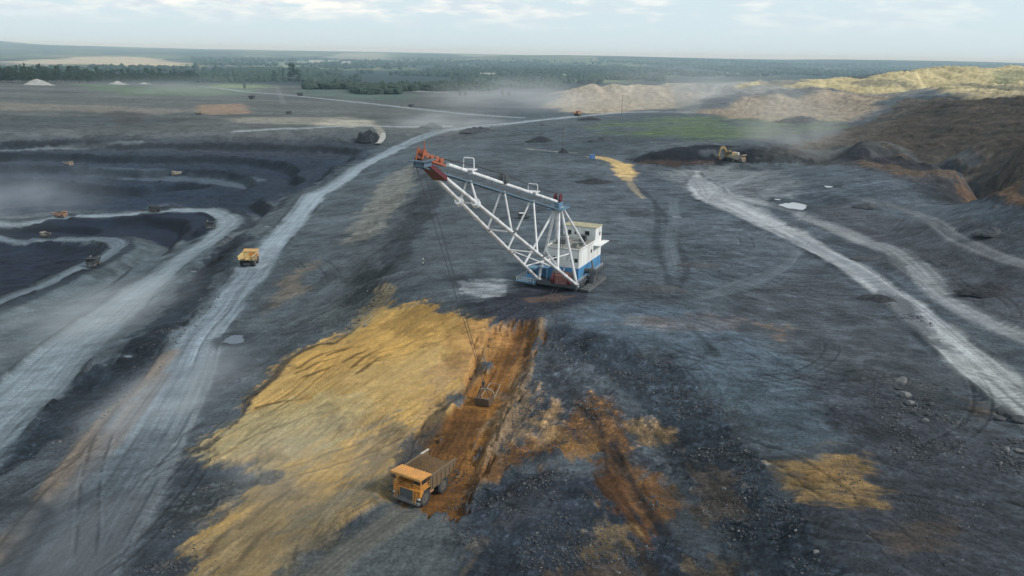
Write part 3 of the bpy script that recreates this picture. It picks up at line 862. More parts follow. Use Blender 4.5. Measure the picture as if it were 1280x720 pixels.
# ---- dug trench: red-brown
idx, m = poly("600 430|618 414|650 402|668 400|674 410|668 430|655 455|640 485|622 520|604 560|585 600|570 640|520 640|500 612|512 580|530 545|545 525|575 492|598 460", 3, 5.5, ang=1.38)
stT = streak(X[idx], Y[idx], 1.38, 0.9, 26, 86, 4)
paint(idx, m, (132, 92, 46), 0.34, stT + 0.4 * w1[idx])
amp[idx] = amp[idx] * (1 - m) + 0.25 * m
Z[idx] += 0.28 * stT * m - 1.3 * m
for s, c, k in [("600 408|650 400|640 420|612 450|590 480|560 510|575 470|590 440", (158, 120, 74), .7), ("650 430|672 405|668 440|640 500|612 560|598 580|620 520|640 470", (140, 106, 68), .65),
                ("560 512|590 500|610 520|570 580|520 620|505 610|530 560", (98, 68, 38), .7), ("540 580|570 570|575 600|560 640|530 640", (116, 80, 44), .6), ("640 402|668 402|650 440|630 450", (110, 76, 42), .6)]:
    idx, m = poly(s, 4, 4, ang=1.38)
    paint(idx, m * k, c, 0.35, streak(X[idx], Y[idx], 1.38, 0.8, 18, 87, 3))
tb, tm, to_, ta_, tw_ = road("676 402|672 430|660 460|645 492|628 525|612 560|595 600", [.3, .7, 1.2, .6, 1.2, .7, .3], 2.2, 3.4)
Z[tb] += 1.0 * tm
paint(tb, tm * .6, (150, 118, 78), .3, lanes(to_, ta_, 91, .5))
# ragged dark lip left of the trench
road_paint("602 455|585 485|560 508|545 528|522 556|505 585", [.6, .9, 1.1, 1.3, 1.4, 1.0], (66, 60, 54), 1.2, 1.6, 0.75, 30, 0.4, smooth=0)
idx, m = poly("490 578|516 548|524 556|504 594|492 604", 2, 2.5)
paint(idx, m * 0.7, (70, 74, 80), 0.4, w3[idx])

# ---- brown clay in the rubble right of the trench
for s, c, k, wp in [("640 484|660 448|676 470|680 510|652 556|620 600|592 604|610 548", (126, 106, 84), .95, 5), ("735 492|765 515|795 580|838 655|802 674|772 640|752 600|738 560|690 574|640 584|598 598|640 560|700 538", (122, 88, 54), .95, 4),
                    ("690 500|708 508|694 545|668 565|676 530", (156, 126, 88), .85, 3), ("795 532|835 538|842 555|795 562", (132, 108, 74), .8, 4), ("740 560|790 620|825 668|800 674|765 640|745 600", (92, 62, 40), .8, 4),
                    ("700 560|745 545|750 570|700 585|670 588", (140, 106, 64), .85, 4), ("860 590|915 598|932 642|885 655|860 620", (104, 88, 70), .5, 6), ("745 640|790 660|782 690|740 692", (134, 112, 76), .65, 4),
                    ("580 690|620 650|590 720|570 745", (104, 96, 84), .6, 4), ("690 715|760 700|800 712|760 745|680 745", (112, 90, 62), .5, 5), ("870 705|930 700|915 745|860 745", (116, 98, 70), .55, 5),
                    ("962 578|1000 571|1045 568|1085 572|1098 590|1068 600|1118 616|1106 640|1048 634|1000 622|976 600", (138, 114, 76), .92, 3), ("1000 580|1060 574|1050 596|1010 604", (118, 92, 54), .5, 3),
                    ("1118 655|1180 645|1206 652|1195 672|1150 692|1120 690", (100, 84, 68), .45, 4), ("1188 492|1232 498|1252 528|1212 526", (96, 82, 70), .6, 4), ("1010 555|1040 548|1050 556|1020 562", (110, 98, 86), .5, 3),
                    ("630 620|690 610|690 640|640 660", (84, 84, 88), .4, 4)]:
    px_ = np.mean([float(q.split()[0]) for q in s.split('|')])
    an = 1.2 if px_ < 690 else -1.25 if px_ < 930 else -.38
    idx, m = poly(s, 4.5, wp * 1.25, ang=an)
    stc = streak(X[idx], Y[idx], an, 1.0, 12, 88, 4)
    paint(idx, m * k * np.clip(1.05 + .8 * stc + .5 * w3[idx], 0, 1), c, 0.25, stc + 0.7 * w3[idx])
    Z[idx] += .22 * stc * m
    amp[idx] *= 1 - 0.4 * m
for s in ["765 560|785 595|812 640|832 668", "742 520|752 548|760 590", "800 690|822 720|835 745", "715 490|738 520", "690 590|640 612|600 640"]:
    road_paint(s, [0.7, 1.1, 0.7], (44, 42, 46), 1.2, 1.2, 0.65, 32, 0.2, smooth=0)
# yellow sand spill on the far plain
idx, m = poly("765 205|790 205|798 216|792 226|776 226|768 216", 5, 3)
paint(idx, m * 0.9, (178, 152, 104), 0.15)
road_paint("742 196|760 199|776 206|784 216", [3.5, 4, 4.5, 5], (178, 152, 102), 3, 1.5, 0.9, 33, 0.15)
road_paint("785 222|792 236|804 248", [2.5, 2, 1], (150, 136, 106), 2, 1.5, 0.6, 34, 0.2)

# ---- the far country: woods and fields
idx = np.nonzero(Y > 1500)[0]
x, y = X[idx], Y[idx]
t = sstep(1600, 2100, y)
n1 = fbm(x / 900.0, y / 1100.0, 91, 4)
n2 = fbm(x / 320.0, y / 600.0, 92, 4)
u = x / y
wood = sstep(-0.10, 0.12, n1 * 0.8 + n2 * 0.6 + 0.16 + 0.28 * sstep(0.0, 0.4, u))
cw = np.array([0.018, 0.038, 0.044])  # wood tint shifted to blue: distance haze painted into the colour
field = np.where((n2 > 0.05)[:, None], np.array([0.22, 0.21, 0.13]), np.array([0.10, 0.13, 0.06])) * (1 + 0.4 * n1[:, None])
c = field * (1 - wood[:, None]) + cw * (1 + 0.35 * n2[:, None]) * wood[:, None]
col[idx] = col[idx] * (1 - t[:, None]) + (c * t[:, None]).astype(np.float32)
for s, c, k in [("90 72|160 70|220 76|240 82|170 83|100 80|40 80|20 76", (176, 164, 140), .75), ("0 76|70 78|60 86|0 86", (150, 140, 125), .5), ("430 66|480 66|490 74|440 75|400 72", (160, 160, 150), .5),
                ("640 94|700 92|740 95|700 99|660 101", (176, 182, 160), .6), ("760 100|700 96|640 100|650 106|720 106", (110, 120, 104), .5), ("570 68|640 69|600 71", (170, 170, 160), .5),
                ("280 92|330 90|330 98|285 100", (120, 126, 104), .5), ("860 92|930 90|960 94|890 98", (120, 140, 128), .6), ("340 78|400 74|420 80|350 84", (150, 160, 130), .5)]:
    idx, m = poly(s, 160, 120, wl=200)
    paint(idx, m * k, c, 0.2, streak(X[idx], Y[idx], 0.0, 90, 700, 93, 3))

# ---- tyre tracks: pairs of pressed lines wandering over the flats
tr_ = np.random.default_rng(21)
TRK = [((20, 232), (60, 330), 20), ((70, 200), (150, 330), 16), ((10, 150), (60, 215), 12), ((-80, 180), (-40, 300), 12), ((-95, 100), (-62, 135), 6), ((25, 105), (95, 190), 12), ((40, 330), (160, 480), 10), ((-30, 300), (40, 480), 12)]
for (x0, y0), (x1, y1), n in TRK:
    for k in range(n):
        p = np.array([tr_.uniform(x0, x1), tr_.uniform(y0, y1)])
        an = tr_.choice([-.95, -.75, -.6, .15] if x0 > 0 else [1.0, 1.2, 1.9, .3]) + tr_.normal() * .15
        cv_ = tr_.normal() * .012
        P = [p]
        for _ in range(int(tr_.integers(4, 9))):
            P.append(P[-1] + 9 * np.array([math.cos(an), math.sin(an)]))
            an += cv_ * 9 + tr_.normal() * .05
        gauge = tr_.choice([1.1, 1.6, 2.4])
        ti, tm, to_, ta_, tw_ = road("", [gauge + .5] * 2, .5, .1, raw=np.array(P))
        ends = sstep(0, 8, ta_) * sstep(ta_.max() if len(ta_) else 1, (ta_.max() - 8) if len(ta_) else 0, ta_)
        ln = np.exp(-((np.abs(to_) - gauge) / .32) ** 2) * ends * sstep(-.5, .1, fbm(ta_ / 5.0, to_ * 0 + k, 57, 2))
        lt = np.exp(-((np.abs(to_) - gauge - .65) / .3) ** 2) * ends
        col[ti] *= (1 - .30 * ln + .13 * lt)[:, None].astype(np.float32)
        Z[ti] -= (.16 * ln - .08 * lt).astype(np.float32)
# ---- steep faces are bare, dark coal
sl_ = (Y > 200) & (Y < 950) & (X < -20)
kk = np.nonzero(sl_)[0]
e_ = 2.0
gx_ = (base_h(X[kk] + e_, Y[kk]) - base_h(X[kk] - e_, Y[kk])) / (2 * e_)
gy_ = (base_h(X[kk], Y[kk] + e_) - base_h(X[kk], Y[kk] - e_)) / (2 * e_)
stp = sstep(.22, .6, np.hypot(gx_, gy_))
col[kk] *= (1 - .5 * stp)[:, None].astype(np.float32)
amp[kk] += .5 * stp
# ---- drag marks and scattered dark fines over all worked ground
work = sstep(0, 60, Y) * sstep(1100, 700, Y)
for an, ac, al, sd_, k_, sel in ((-.85, .8, 16, 120, .34, sstep(10, 40, X) * sstep(330, 240, Y)), (.05, 1.8, 50, 121, .30, sstep(-30, 0, X) * sstep(170, 230, Y)), (1.05, .9, 24, 122, .30, sstep(-20, -50, X) * sstep(420, 300, Y)),
                                 (-1.15, 1.2, 34, 123, .22, sstep(0, 40, X) * sstep(150, 230, Y)), (.35, 1.6, 40, 124, .22, sstep(-60, 0, X) * sstep(150, 230, Y)), (1.3, .8, 12, 125, .25, sstep(20, -10, X) * sstep(200, 130, Y)), (-.5, .9, 12, 126, .3, sstep(-10, 20, X) * sstep(190, 140, Y))):
    jj = np.nonzero(work * sel > .01)[0]
    st = streak(X[jj], Y[jj], an, ac, al, sd_, 3)
    rid = np.clip(1 - np.abs(st) * 7, 0, 1) * sstep(-.25, .3, fbm(X[jj] / 17.0, Y[jj] / 17.0, sd_ + 30, 2))
    rough_ok = sstep(.0, .2, amp[jj])
    q = work[jj] * sel[jj] * rough_ok
    col[jj] *= (1 - k_ * rid * q + .14 * st * q)[:, None].astype(np.float32)
    Z[jj] += ((.10 * st - .08 * rid) * q).astype(np.float32)
jj = np.nonzero((work > .01) & (amp > .1))[0]
fines = sstep(.16, .30, fbm(X[jj] / 13.0, Y[jj] / 13.0, 127, 5, .62)) * sstep(.12, .25, amp[jj]) * work[jj]
col[jj] *= (1 - .22 * fines)[:, None].astype(np.float32)
amp[jj] += .12 * fines
speck = sstep(.30, .45, w5[jj] * .6 + w3[jj] * .6) * sstep(.25, .6, amp[jj]) * work[jj]
col[jj] *= (1 + .45 * speck * sstep(260, 160, Y[jj]))[:, None].astype(np.float32)
spk2 = sstep(.42, .5, vnoise(X / .55, Y / .55, 131)) * sstep(.3, .7, amp) * sstep(240, 150, Y) * sstep(60, 80, Y)
col *= (1 + .5 * spk2)[:, None].astype(np.float32)
lum = (col @ np.array([.22, .68, .10], dtype=np.float32))
col *= np.clip((lum / .105) ** .33, .42, 1.45)[:, None]
col *= (1.05 - .25 * sstep(190, 90, Y))[:, None].astype(np.float32)  # nearer ground darkened in the colour, standing in for cloud shadow
mid_ = sstep(150, 210, Y) * sstep(520, 420, Y) * sstep(-20, 15, X)
col *= (1 + .07 * mid_)[:, None].astype(np.float32)
col[:, 2] *= 1 + .05 * mid_

# ---- small relief
nearf = sstep(2500, 1200, Y)
lump = (1.15 * fbm(X / 5.0, Y / 5.0, 101, 4) + 0.35 * w3 + 0.25 * np.abs(fbm(X / 1.1, Y / 1.1, 102, 2)))
big = fbm(X / 28.0, Y / 34.0, 103, 3)
Z += (amp * lump + np.clip(amp - 0.3, 0, 3) * 1.1 * big) * nearf
flat = np.zeros(NV, dtype=np.float32)


def level(cx, cy, rad, z=None):
    """flatten the ground where a thing stands; returns the level"""
    q = np.nonzero((np.abs(X - cx) < rad * 2) & (np.abs(Y - cy) < rad * 2))[0]
    d = np.hypot(X[q] - cx, Y[q] - cy)
    zz = float(base_h(cx, cy)) if z is None else z
    m = sstep(rad * 1.7, rad, d)
    Z[q] = Z[q] * (1 - m) + zz * m
    return zz

# ------------------------------------------------------------------ ground lookup after relief
def gz(x, y):
    j = int(np.clip(np.searchsorted(rows, y) - 1, 0, NY - 2))
    b = (y - rows[j]) / (rows[j + 1] - rows[j])
    out = 0.0
    for jj, w in ((j, 1 - b), (j + 1, b)):
        u = x / halfw[jj]
        i = int(np.clip(np.searchsorted(cols, u) - 1, 0, NX - 2))
        a = (u - cols[i]) / (cols[i + 1] - cols[i])
        out += w * (Z[jj * NX + i] * (1 - a) + Z[jj * NX + i + 1] * a)
    return float(out)


# ================================================================== DRAGLINE
HEAD = R(24.0)
_o = (at(672, 350, 2.2) + at(721, 355, 2.2)) / 2
fwd = np.array([-math.sin(HEAD), -math.cos(HEAD)])
sid = np.array([math.cos(HEAD), -math.sin(HEAD)])
DRZ = math.atan2(fwd[1], fwd[0])
cx, cy = _o[0] + fwd[0] * -9, _o[1] + fwd[1] * -9
level(cx, cy, 17, 0.0)
dl = empty('dragline_excavator', 'blue and white walking dragline with a long white tubular boom, working on the bench', 'dragline', (_o[0], _o[1], 0.0), DRZ)


def dl_world(x, y, z):
    return np.array([_o[0] + fwd[0] * x + sid[0] * y, _o[1] + fwd[1] * x + sid[1] * y, z])


MB().tube((-11, 0, -0.6), (-11, 0, 1.0), 7.0, 6.8, 40).build('base_tub', M['steel'], dl)
b = MB().box(-24.6, 0.7, -6.3, 6.3, 1.0, 2.2, 0.08)
for k in range(9): b.box(-24 + k * 2.7, -23.7 + k * 2.7, 6.3, 6.75, 1.5, 2.25)
b.box(-24.6, 0.4, 6.3, 6.8, 2.0, 2.15)
b.build('revolving_deck', M['steel'], dl)
# house: blue lower walls, white upper walls, tall white block at the rear
house = MB().box(-24, -3.5, -5.3, 5.3, 2.2, 6.0).build('lower_wall', M['blue'], dl)
b = MB()
for k in range(14):
    b.box(-23.7 + k * 1.48, -23.62 + k * 1.48, 5.3, 5.36, 2.2, 6.0)
for k in range(8):
    b.box(-3.5, -3.44, -5.2 + k * 1.48, -5.12 + k * 1.48, 2.2, 6.0)
b.build('wall_rib', M['blue'], house)
for x in (-20.5, -13.0, -6.5):
    MB().box(x, x + 1.0, 5.3, 5.38, 2.3, 4.4).build('door', M['pale_blue'], house)
up = MB().box(-23.97, -3.53, -5.27, 5.27, 6.0, 11.3).box(-23.97, -18.0, -5.27, 5.27, 11.3, 15.3).build('upper_wall', M['white'], dl)
b = MB()
for k in range(14): b.box(-23.7 + k * 1.48, -23.62 + k * 1.48, 5.27, 5.33, 6.0, 11.3 if k > 3 else 15.2)
for k in range(8): b.box(-3.53, -3.47, -5.2 + k * 1.48, -5.12 + k * 1.48, 6.0, 11.3)
for k in range(6): b.box(-18.0, -17.94, -4.8 + k * 1.8, -4.72 + k * 1.8, 11.5, 15.2)
b.build('wall_rib', M['white'], up)
for y, z, w, h in ((1.9, 13.0, 1.3, 1.2), (-1.5, 13.0, 1.0, 0.9), (-3.6, 12.8, .9, 1.2)):
    f = MB().box(-18.0, -17.9, y - .1, y + w + .1, z - .1, z + h + .1).build('window', M['grey_steel'], up)
    MB().box(-17.9, -17.86, y, y + w, z, z + h).build('pane', M['glass'], f)
for x, z in ((-22.5, 12.6), (-15.0, 8.6)):
    f = MB().box(x - .1, x + .9, 5.27, 5.36, z - .1, z + 1.0).build('window', M['grey_steel'], up)
    MB().box(x, x + .8, 5.36, 5.39, z, z + .9).build('pane', M['glass'], f)
for y in (-4.4, -2.6, 2.6, 4.0):
    f = MB().box(-3.53, -3.44, y - .1, y + .9, 7.8, 9.0).build('window', M['grey_steel'], up)
    MB().box(-3.44, -3.41, y, y + .8, 7.9, 8.9).build('pane', M['glass'], f)
b = MB().box(-18.0, -3.4, -5.4, 5.4, 11.3, 11.45)
b.build('low_roof', M['roof'], dl)
b = MB().box(-24.2, -17.8, -5.5, 5.5, 15.3, 15.55)
b.build('high_roof', M['roof_yellow'], dl)
b = MB()
b.box(-18, -3.4, 5.22, 5.42, 11.45, 11.8).box(-3.6, -3.4, -5.4, 5.22, 11.45, 11.75).box(-18, -3.6, -5.4, -5.2, 11.45, 11.8)
b.build('parapet', M['white'], dl)
for x0, x1, y0, y1, h, mm in ((-16.6, -14.8, 1.2, 3.0, 1.9, 'glass'), (-12.0, -9.0, -3.6, -1.2, 1.3, 'grey_steel'), (-8.2, -6.4, 1.8, 3.4, 0.9, 'roof'), (-15.5, -13.0, -4.2, -2.4, 1.6, 'white'), (-10.6, -9.2, 2.6, 4.4, .7, 'roof')):
    u = MB().box(x0, x1, y0, y1, 11.45, 11.45 + h, 0.06).build('roof_vent', M[mm], dl)
    MB().box(x0 - .1, x1 + .1, y0 - .1, y1 + .1, 11.45 + h, 11.55 + h).build('vent_cap', M['steel'], u)
b = MB()
for s in (-1,):
    for k in range(6): b.tube((-18 + 2.9 * k, 5.0 * s, 11.45), (-18 + 2.9 * k, 5.0 * s, 12.5), .05, seg=5)
    b.tube((-18, 5.0 * s, 12.5), (-3.5, 5.0 * s, 12.5), .05, seg=5)
b.build('roof_railing', M['tube'], dl)
# side gangway under an awning on the rear flank
MB().box(-25.6, -16.5, 5.4, 7.4, 10.2, 10.35).bar((-24.5, 5.4, 9.0), (-24.5, 7.2, 10.2), .12, .12).bar((-17.5, 5.4, 9.0), (-17.5, 7.2, 10.2), .12, .12).build('side_awning', M['white'], dl)
g = MB().box(-24.4, -1.0, 5.4, 6.2, 2.25, 2.35).build('gangway', M['steel'], dl)
b = MB()
for k in range(12): b.tube((-24 + k * 2.05, 6.15, 2.3), (-24 + k * 2.05, 6.15, 3.4), .045, seg=5)
b.tube((-24, 6.15, 3.4), (-1.2, 6.15, 3.4), .045, seg=5).tube((-24, 6.15, 2.9), (-1.2, 6.15, 2.9), .035, seg=5)
b.build('handrail', M['tube'], g)
# walking gear
for s in (1, -1):
    b = MB()
    b.hexa([(-17, s * 7.1, .05), (-.8, s * 7.1, .05), (-.8, s * 9.6, .05), (-17, s * 9.6, .05), (-17.4, s * 7.1, .9), (-.4, s * 7.1, .9), (-.4, s * 9.6, .9), (-17.4, s * 9.6, .9)])
    for k in range(7): b.box(-16 + k * 2.3, -15.7 + k * 2.3, min(s * 7.3, s * 9.4), max(s * 7.3, s * 9.4), .9, 1.05)
    sh = b.build('walking_shoe', M['shoe'], dl)
    b = MB().hexa([(-11, s * 7.5, .9), (-7.4, s * 7.5, .9), (-7.4, s * 8.6, .9), (-11, s * 8.6, .9), (-9.9, s * 7.5, 4.6), (-8.5, s * 7.5, 4.6), (-8.5, s * 8.6, 4.6), (-9.9, s * 8.6, 4.6)])
    b.tube((-9.2, s * 5.3, 4.2), (-9.2, s * 8.9, 4.2), .75, seg=16).tube((-9.2, s * 7.2, 4.2), (-9.2, s * 7.5, 4.2), 1.3, seg=20)
    b.tube((-9.2, s * 8.0, 4.4), (-12.0, s * 6.4, 6.6), .32).tube((-12.8, s * 8.2, 1.0), (-11.2, s * 7.0, 5.4), .28)
    b.build('walking_leg', M['steel'], dl)
# operator's cab and blue platforms at the front corner
MB().box(-13.5, -3.9, -8.4, -5.3, 2.2, 5.4, .05).box(-12.5, -10.5, -8.46, -8.3, 3.2, 4.6).build('side_annex', M['blue'], dl)
MB().box(-13.7, -3.7, -8.6, -5.3, 5.4, 5.55).build('annex_roof', M['roof'], dl)
c = MB().box(-4.4, 0.2, -9.6, -6.6, 2.6, 5.4, .1).build('operator_cab', M['blue'], dl)
for k in range(3):
    f = MB().box(.2, .28, -9.4 + k * .95, -8.6 + k * .95, 3.6, 4.9).build('window', M['glass'], c)
f = MB().box(-3.8, -.4, -9.68, -9.6, 3.6, 4.9).build('window', M['glass'], c)
MB().box(-4.6, .6, -9.9, -6.4, 5.4, 5.55).build('cab_roof', M['pale_blue'], c)
b = MB().box(-6.5, 2.2, -12.2, -6.3, 1.4, 1.6).bar((-6, -12, 1.4), (-6, -6.3, .9), .2, .3).bar((1.5, -12, 1.4), (1.5, -6.3, .9), .2, .3)
p_ = b.build('front_platform', M['pale_blue'], dl)
b = MB()
for k in range(8): b.tube((-6.4 + k * 1.2, -12.1, 1.6), (-6.4 + k * 1.2, -12.1, 2.8), .05, seg=5)
for k in range(6): b.tube((2.1, -12.1 + k * 1.1, 1.6), (2.1, -12.1 + k * 1.1, 2.8), .05, seg=5)
for z in (2.2, 2.8): b.tube((-6.4, -12.1, z), (2.1, -12.1, z), .05, seg=5).tube((2.1, -12.1, z), (2.1, -6.6, z), .05, seg=5)
b.build('handrail', M['tube'], p_)
b = MB()
for k in range(7): b.box(-6.3 - .4 * k - .4, -6.3 - .4 * k, -12, -10.6, 1.35 - .19 * k, 1.43 - .19 * k)
b.bar((-6.3, -12.05, 1.4), (-9.2, -12.05, .05), .08, .25).bar((-6.3, -10.55, 1.4), (-9.2, -10.55, .05), .08, .25)
b.build('stair', M['pale_blue'], dl)
b = MB().box(-3.4, 0.5, -6.2, -2.9, 6.0, 6.15)
for k in range(4): b.tube((.4, -6.1 + k, 6.1), (.4, -6.1 + k, 7.1), .05, seg=5)
b.tube((.4, -6.1, 7.1), (.4, -2.9, 7.1), .05, seg=5).tube((.3, -5.9, 2.2), (.3, -5.9, 6.0), .14).tube((.3, -3.2, 2.2), (.3, -3.2, 6.0), .14)
b.build('front_balcony', M['pale_blue'], dl)
# fairlead with red sheaves in the middle of the front
fl = MB().box(-.2, 1.9, -.2, 3.8, 2.2, 4.9, .1).box(.2, 1.4, .1, 3.5, 4.9, 5.5).build('fairlead', M['salmon'], dl)
for y in (-.9, 4.1):
    MB().tube((1.2, y - .2, 3.5), (1.2, y + .5, 3.5), 1.45, seg=20).tube((1.2, y - .25, 3.5), (1.2, y + .55, 3.5), .6, seg=12).build('sheave', M['red'], fl)
MB().box(-3.4, -.2, -2.4, 4.6, 2.2, 2.9).tube((-2.2, -2.2, 3.9), (-2.2, 4.4, 3.9), 1.2, seg=20).build('winch_drum', M['steel'], dl)

# boom
TIP = np.array([76.6, 0, 45.6])
LF, RF = np.array([0, -5.9, 2.2]), np.array([0, 5.9, 2.2])
LT, RT = np.array([75.6, -.75, 45.4]), np.array([75.6, .75, 45.4])
HD = np.array([1.8, 0, 26.2])
UT = np.array([76.8, 0, 47.0])
boom = None
ch = []
for f_, t_ in ((LF, LT), (RF, RT)):
    b = MB().tube(f_, f_ + (t_ - f_) * .925, .45, .41, 14)
    for k in (.1, .25, .4, .52, .63, .755):
        q = f_ + (t_ - f_) * k
        d = (t_ - f_) / np.linalg.norm(t_ - f_)
        b.tube(q - d * .25, q + d * .25, .52, seg=14)
    b.tube(f_ + np.array([-.5, -.6, -.3]), f_ + np.array([-.5, .6, -.3]), .55, seg=12)
    ch.append(b.build('boom_chord', M['tube'], dl, smooth=False))
for c_, (f_, t_) in zip(ch, ((LF, LT), (RF, RT))):
    for k in (.52, .30):
        q = f_ + (t_ - f_) * k
        MB().box(q[0] - 1.6, q[0] + 1.6, q[1] - .9, q[1] + .9, q[2] + .5, q[2] + .6).build('chord_platform', M['steel'], c_)
    q = f_ + (t_ - f_) * .755
    MB().tube(q + np.array([-.35, 0, -.4]), q + np.array([.35, 0, .3]), 1.0, seg=16).build('chord_collar', M['tube'], c_)


def lc(s, k):
    f_, t_ = (LF, LT) if s < 0 else (RF, RT)
    return f_ + (t_ - f_) * k


def uc(x):
    return HD + (UT - HD) * ((x - HD[0]) / (UT[0] - HD[0]))


# dark red box section where the chords meet, blue head platform
a_, c_ = lc(-1, .915), lc(-1, 1.0)
d_, e_ = lc(1, .915), lc(1, 1.0)
hh = np.array([.35, 0, 0])
MB().hexa([tuple(a_ + (0, -.5, -.6)), tuple(c_ + (0, -.35, -.5)), tuple(e_ + (0, .35, -.5)), tuple(d_ + (0, .5, -.6)),
           tuple(a_ + (0, -.4, .55)), tuple(c_ + (0, -.3, .5)), tuple(e_ + (0, .3, .5)), tuple(d_ + (0, .4, .55))]).build('boom_head_box', M['red'], dl)
h_ = MB().box(73.6, 78.6, -1.7, 1.7, 45.9, 46.1).box(74.6, 77.6, -1.2, 1.2, 44.8, 45.9).build('boom_head_platform', M['blue_grey'], dl)
b = MB()
for s in (-1.65, 1.65):
    for k in range(5): b.tube((73.8 + k * 1.15, s, 46.1), (73.8 + k * 1.15, s, 47.0), .03, seg=5)
    b.tube((73.8, s, 47.0), (78.4, s, 47.0), .03, seg=5)
b.tube((78.5, -1.65, 46.05), (80.6, -1.65, 46.05), .07, seg=5)
b.build('handrail', M['grey_steel'], h_)
for s in (-.9, .9):
    MB().tube((76.6, s - .15, 45.6), (76.6, s + .15, 45.6), 1.1, seg=22).tube((76.6, s - .25, 45.6), (76.6, s + .25, 45.6), .4, seg=12).build('point_sheave', M['steel'], dl)
b = MB()
for k in range(4):
    q = uc(75.2 - k * 1.9)
    b.box(q[0] - .7, q[0] + .7, -.7, .7, q[2] - .2, q[2] + .7, .08)
b.bar(uc(77.0) + (0, 0, -.5), uc(68) + (0, 0, -.5), 1.4, .4)
b.tube((76.2, -.7, 47.5), (76.2, .7, 47.5), .6, seg=18).tube((76.2, .5, 48.0), (76.2, .5, 49.6), .12, seg=6).bar((77.4, -.7, 46.1), (76.4, -.7, 48.6), .2, .3).bar((77.4, .7, 46.1), (76.4, .7, 48.6), .2, .3)
b.build('boom_head_winch', M['orange'], dl)
# upper chord with its walkway
b = MB().tube(HD, uc(66), .42, seg=14)
for x in (20, 29, 38, 47, 56): b.tube(uc(x) - (.3, 0, .1), uc(x) + (.3, 0, .1), .52, seg=14)
b.build('upper_chord', M['tube'], dl)
wk = MB()
dn = np.array([0, 0, -2.1])
wk.bar(uc(1.0) + dn, uc(76.5) + dn, 1.5, .12)
for s in (-.75, .75): wk.bar(uc(1.0) + dn + (0, s, -.1), uc(76.5) + dn + (0, s, -.1), .14, .35)
for k in range(18):
    q = uc(3 + k * 4.2)
    wk.bar(q + dn, q, .10, .12)
wk = wk.build('walkway', M['blue_grey'], dl)
b = MB()
for s in (-.78, .78):
    for k in range(50):
        q = uc(2 + k * 1.5) + dn + (0, s, 0)
        b.tube(q, q + (0, 0, 1.1), .028, seg=4)
    for z in (.6, 1.1): b.tube(uc(2) + dn + (0, s, z), uc(75.5) + dn + (0, s, z), .028, seg=4)
b.build('handrail', M['grey_steel'], wk)
# struts
for x, k in ((56.5, .748), (38.8, .533), (20.5, .345)):
    for s in (-1, 1):
        MB().tube(uc(x) + dn * .9 + (0, s * .4, 0), lc(s, k) + (0, 0, .3), .23, .26, 10).build('strut', M['tube'], dl)
for k in (.748, .533, .345):
    MB().tube(lc(-1, k), lc(1, k), .2, seg=8).build('cross_tie', M['tube'], dl)
    if k < .7:
        pass
MB().tube(lc(-1, .345), lc(1, .19), .14, seg=8).build('cross_tie', M['tube'], dl)
# mast
mh = np.array([1.0, 0, 24.6])
for s in (-1, 1):
    MB().tube(mh + (0, s * .7, 0), (LF if s < 0 else RF) + (-.3, 0, .4), .36, .42, 12).build('mast_leg', M['tube'], dl)
    MB().tube(mh + (.5, s * .5, 0), lc(s, .172) + (0, 0, .3), .3, .33, 10).build('strut', M['tube'], dl)
    MB().tube(mh + (-.6, s * .9, 0), np.array([-10.5, s * 4.6, 11.45]), .34, .36, 12).build('rear_leg', M['tube'], dl)
for a1, a2, r_ in (((.5, 3.55, 11.2), lc(-1, .15) + (0, 0, .4), .2), ((.5, 3.55, 11.2), (.6, -3.55, 11.2), .13), ((.5, 3.55, 11.2), (-1.2, 1.2, 4.9), .2), ((.4, -3.55, 11.2), lc(1, .15) + (0, 0, .4), .2), ((.4, -3.55, 11.2), (-1.6, -2.2, 6.1), .2)):
    MB().tube(a1, a2, r_, seg=10).build('mast_brace', M['tube'], dl)
b = MB().box(-2.2, 4.2, -2.4, 2.4, 24.25, 24.4).box(-.4, 2.6, -.8, .8, 24.4, 26.0, .1)
hp = b.build('mast_head', M['pale_blue'], dl)
b = MB()
for x, y in [(-2.1, -2.3), (0, -2.3), (2.1, -2.3), (4.1, -2.3), (-2.1, 2.3), (0, 2.3), (2.1, 2.3), (4.1, 2.3), (-2.1, 0), (4.1, 0)]:
    b.tube((x, y, 24.4), (x, y, 25.6), .05, seg=5)
for z in (25.0, 25.6):
    b.path([(-2.1, -2.3, z), (4.1, -2.3, z), (4.1, 2.3, z), (-2.1, 2.3, z), (-2.1, -2.3, z)], .05, 5)
b.build('handrail', M['pale_blue'], hp)
for x, mm in ((38.4, 'steel'), (1.6, 'red')):
    q = uc(x)
    b = MB()
    for s in (-.8, .8):
        b.tube(q + (0, s - .2, 1.3), q + (0, s + .2, 1.3), 1.05, seg=18)
        b.bar(q + (-.7, s, 0), q + (0, s, 1.5), .16, .35).bar(q + (.7, s, 0), q + (0, s, 1.5), .16, .35)
    b.box(q[0] - .8, q[0] + .8, -1.1, 1.1, q[2] + .2, q[2] + .6)
    b.build('rope_pulley', M[mm], dl)
for x, hgt, wd in ((56.6, 3.0, 1.3), (20.2, 2.5, 1.35)):
    q = uc(x)
    b = MB()
    b.path([tuple(q + (0, -wd, .4)), tuple(q + (0, -wd * .96, hgt * .9)), tuple(q + (0, -wd * .8, hgt)), tuple(q + (0, wd * .8, hgt)), tuple(q + (0, wd * .96, hgt * .9)), tuple(q + (0, wd, .4))], .14, 8)
    b.box(q[0] - 1.2, q[0] + 1.2, -wd - .2, wd + .2, q[2] + .35, q[2] + .6)
    b.build('hoop_frame', M['tube'], dl)
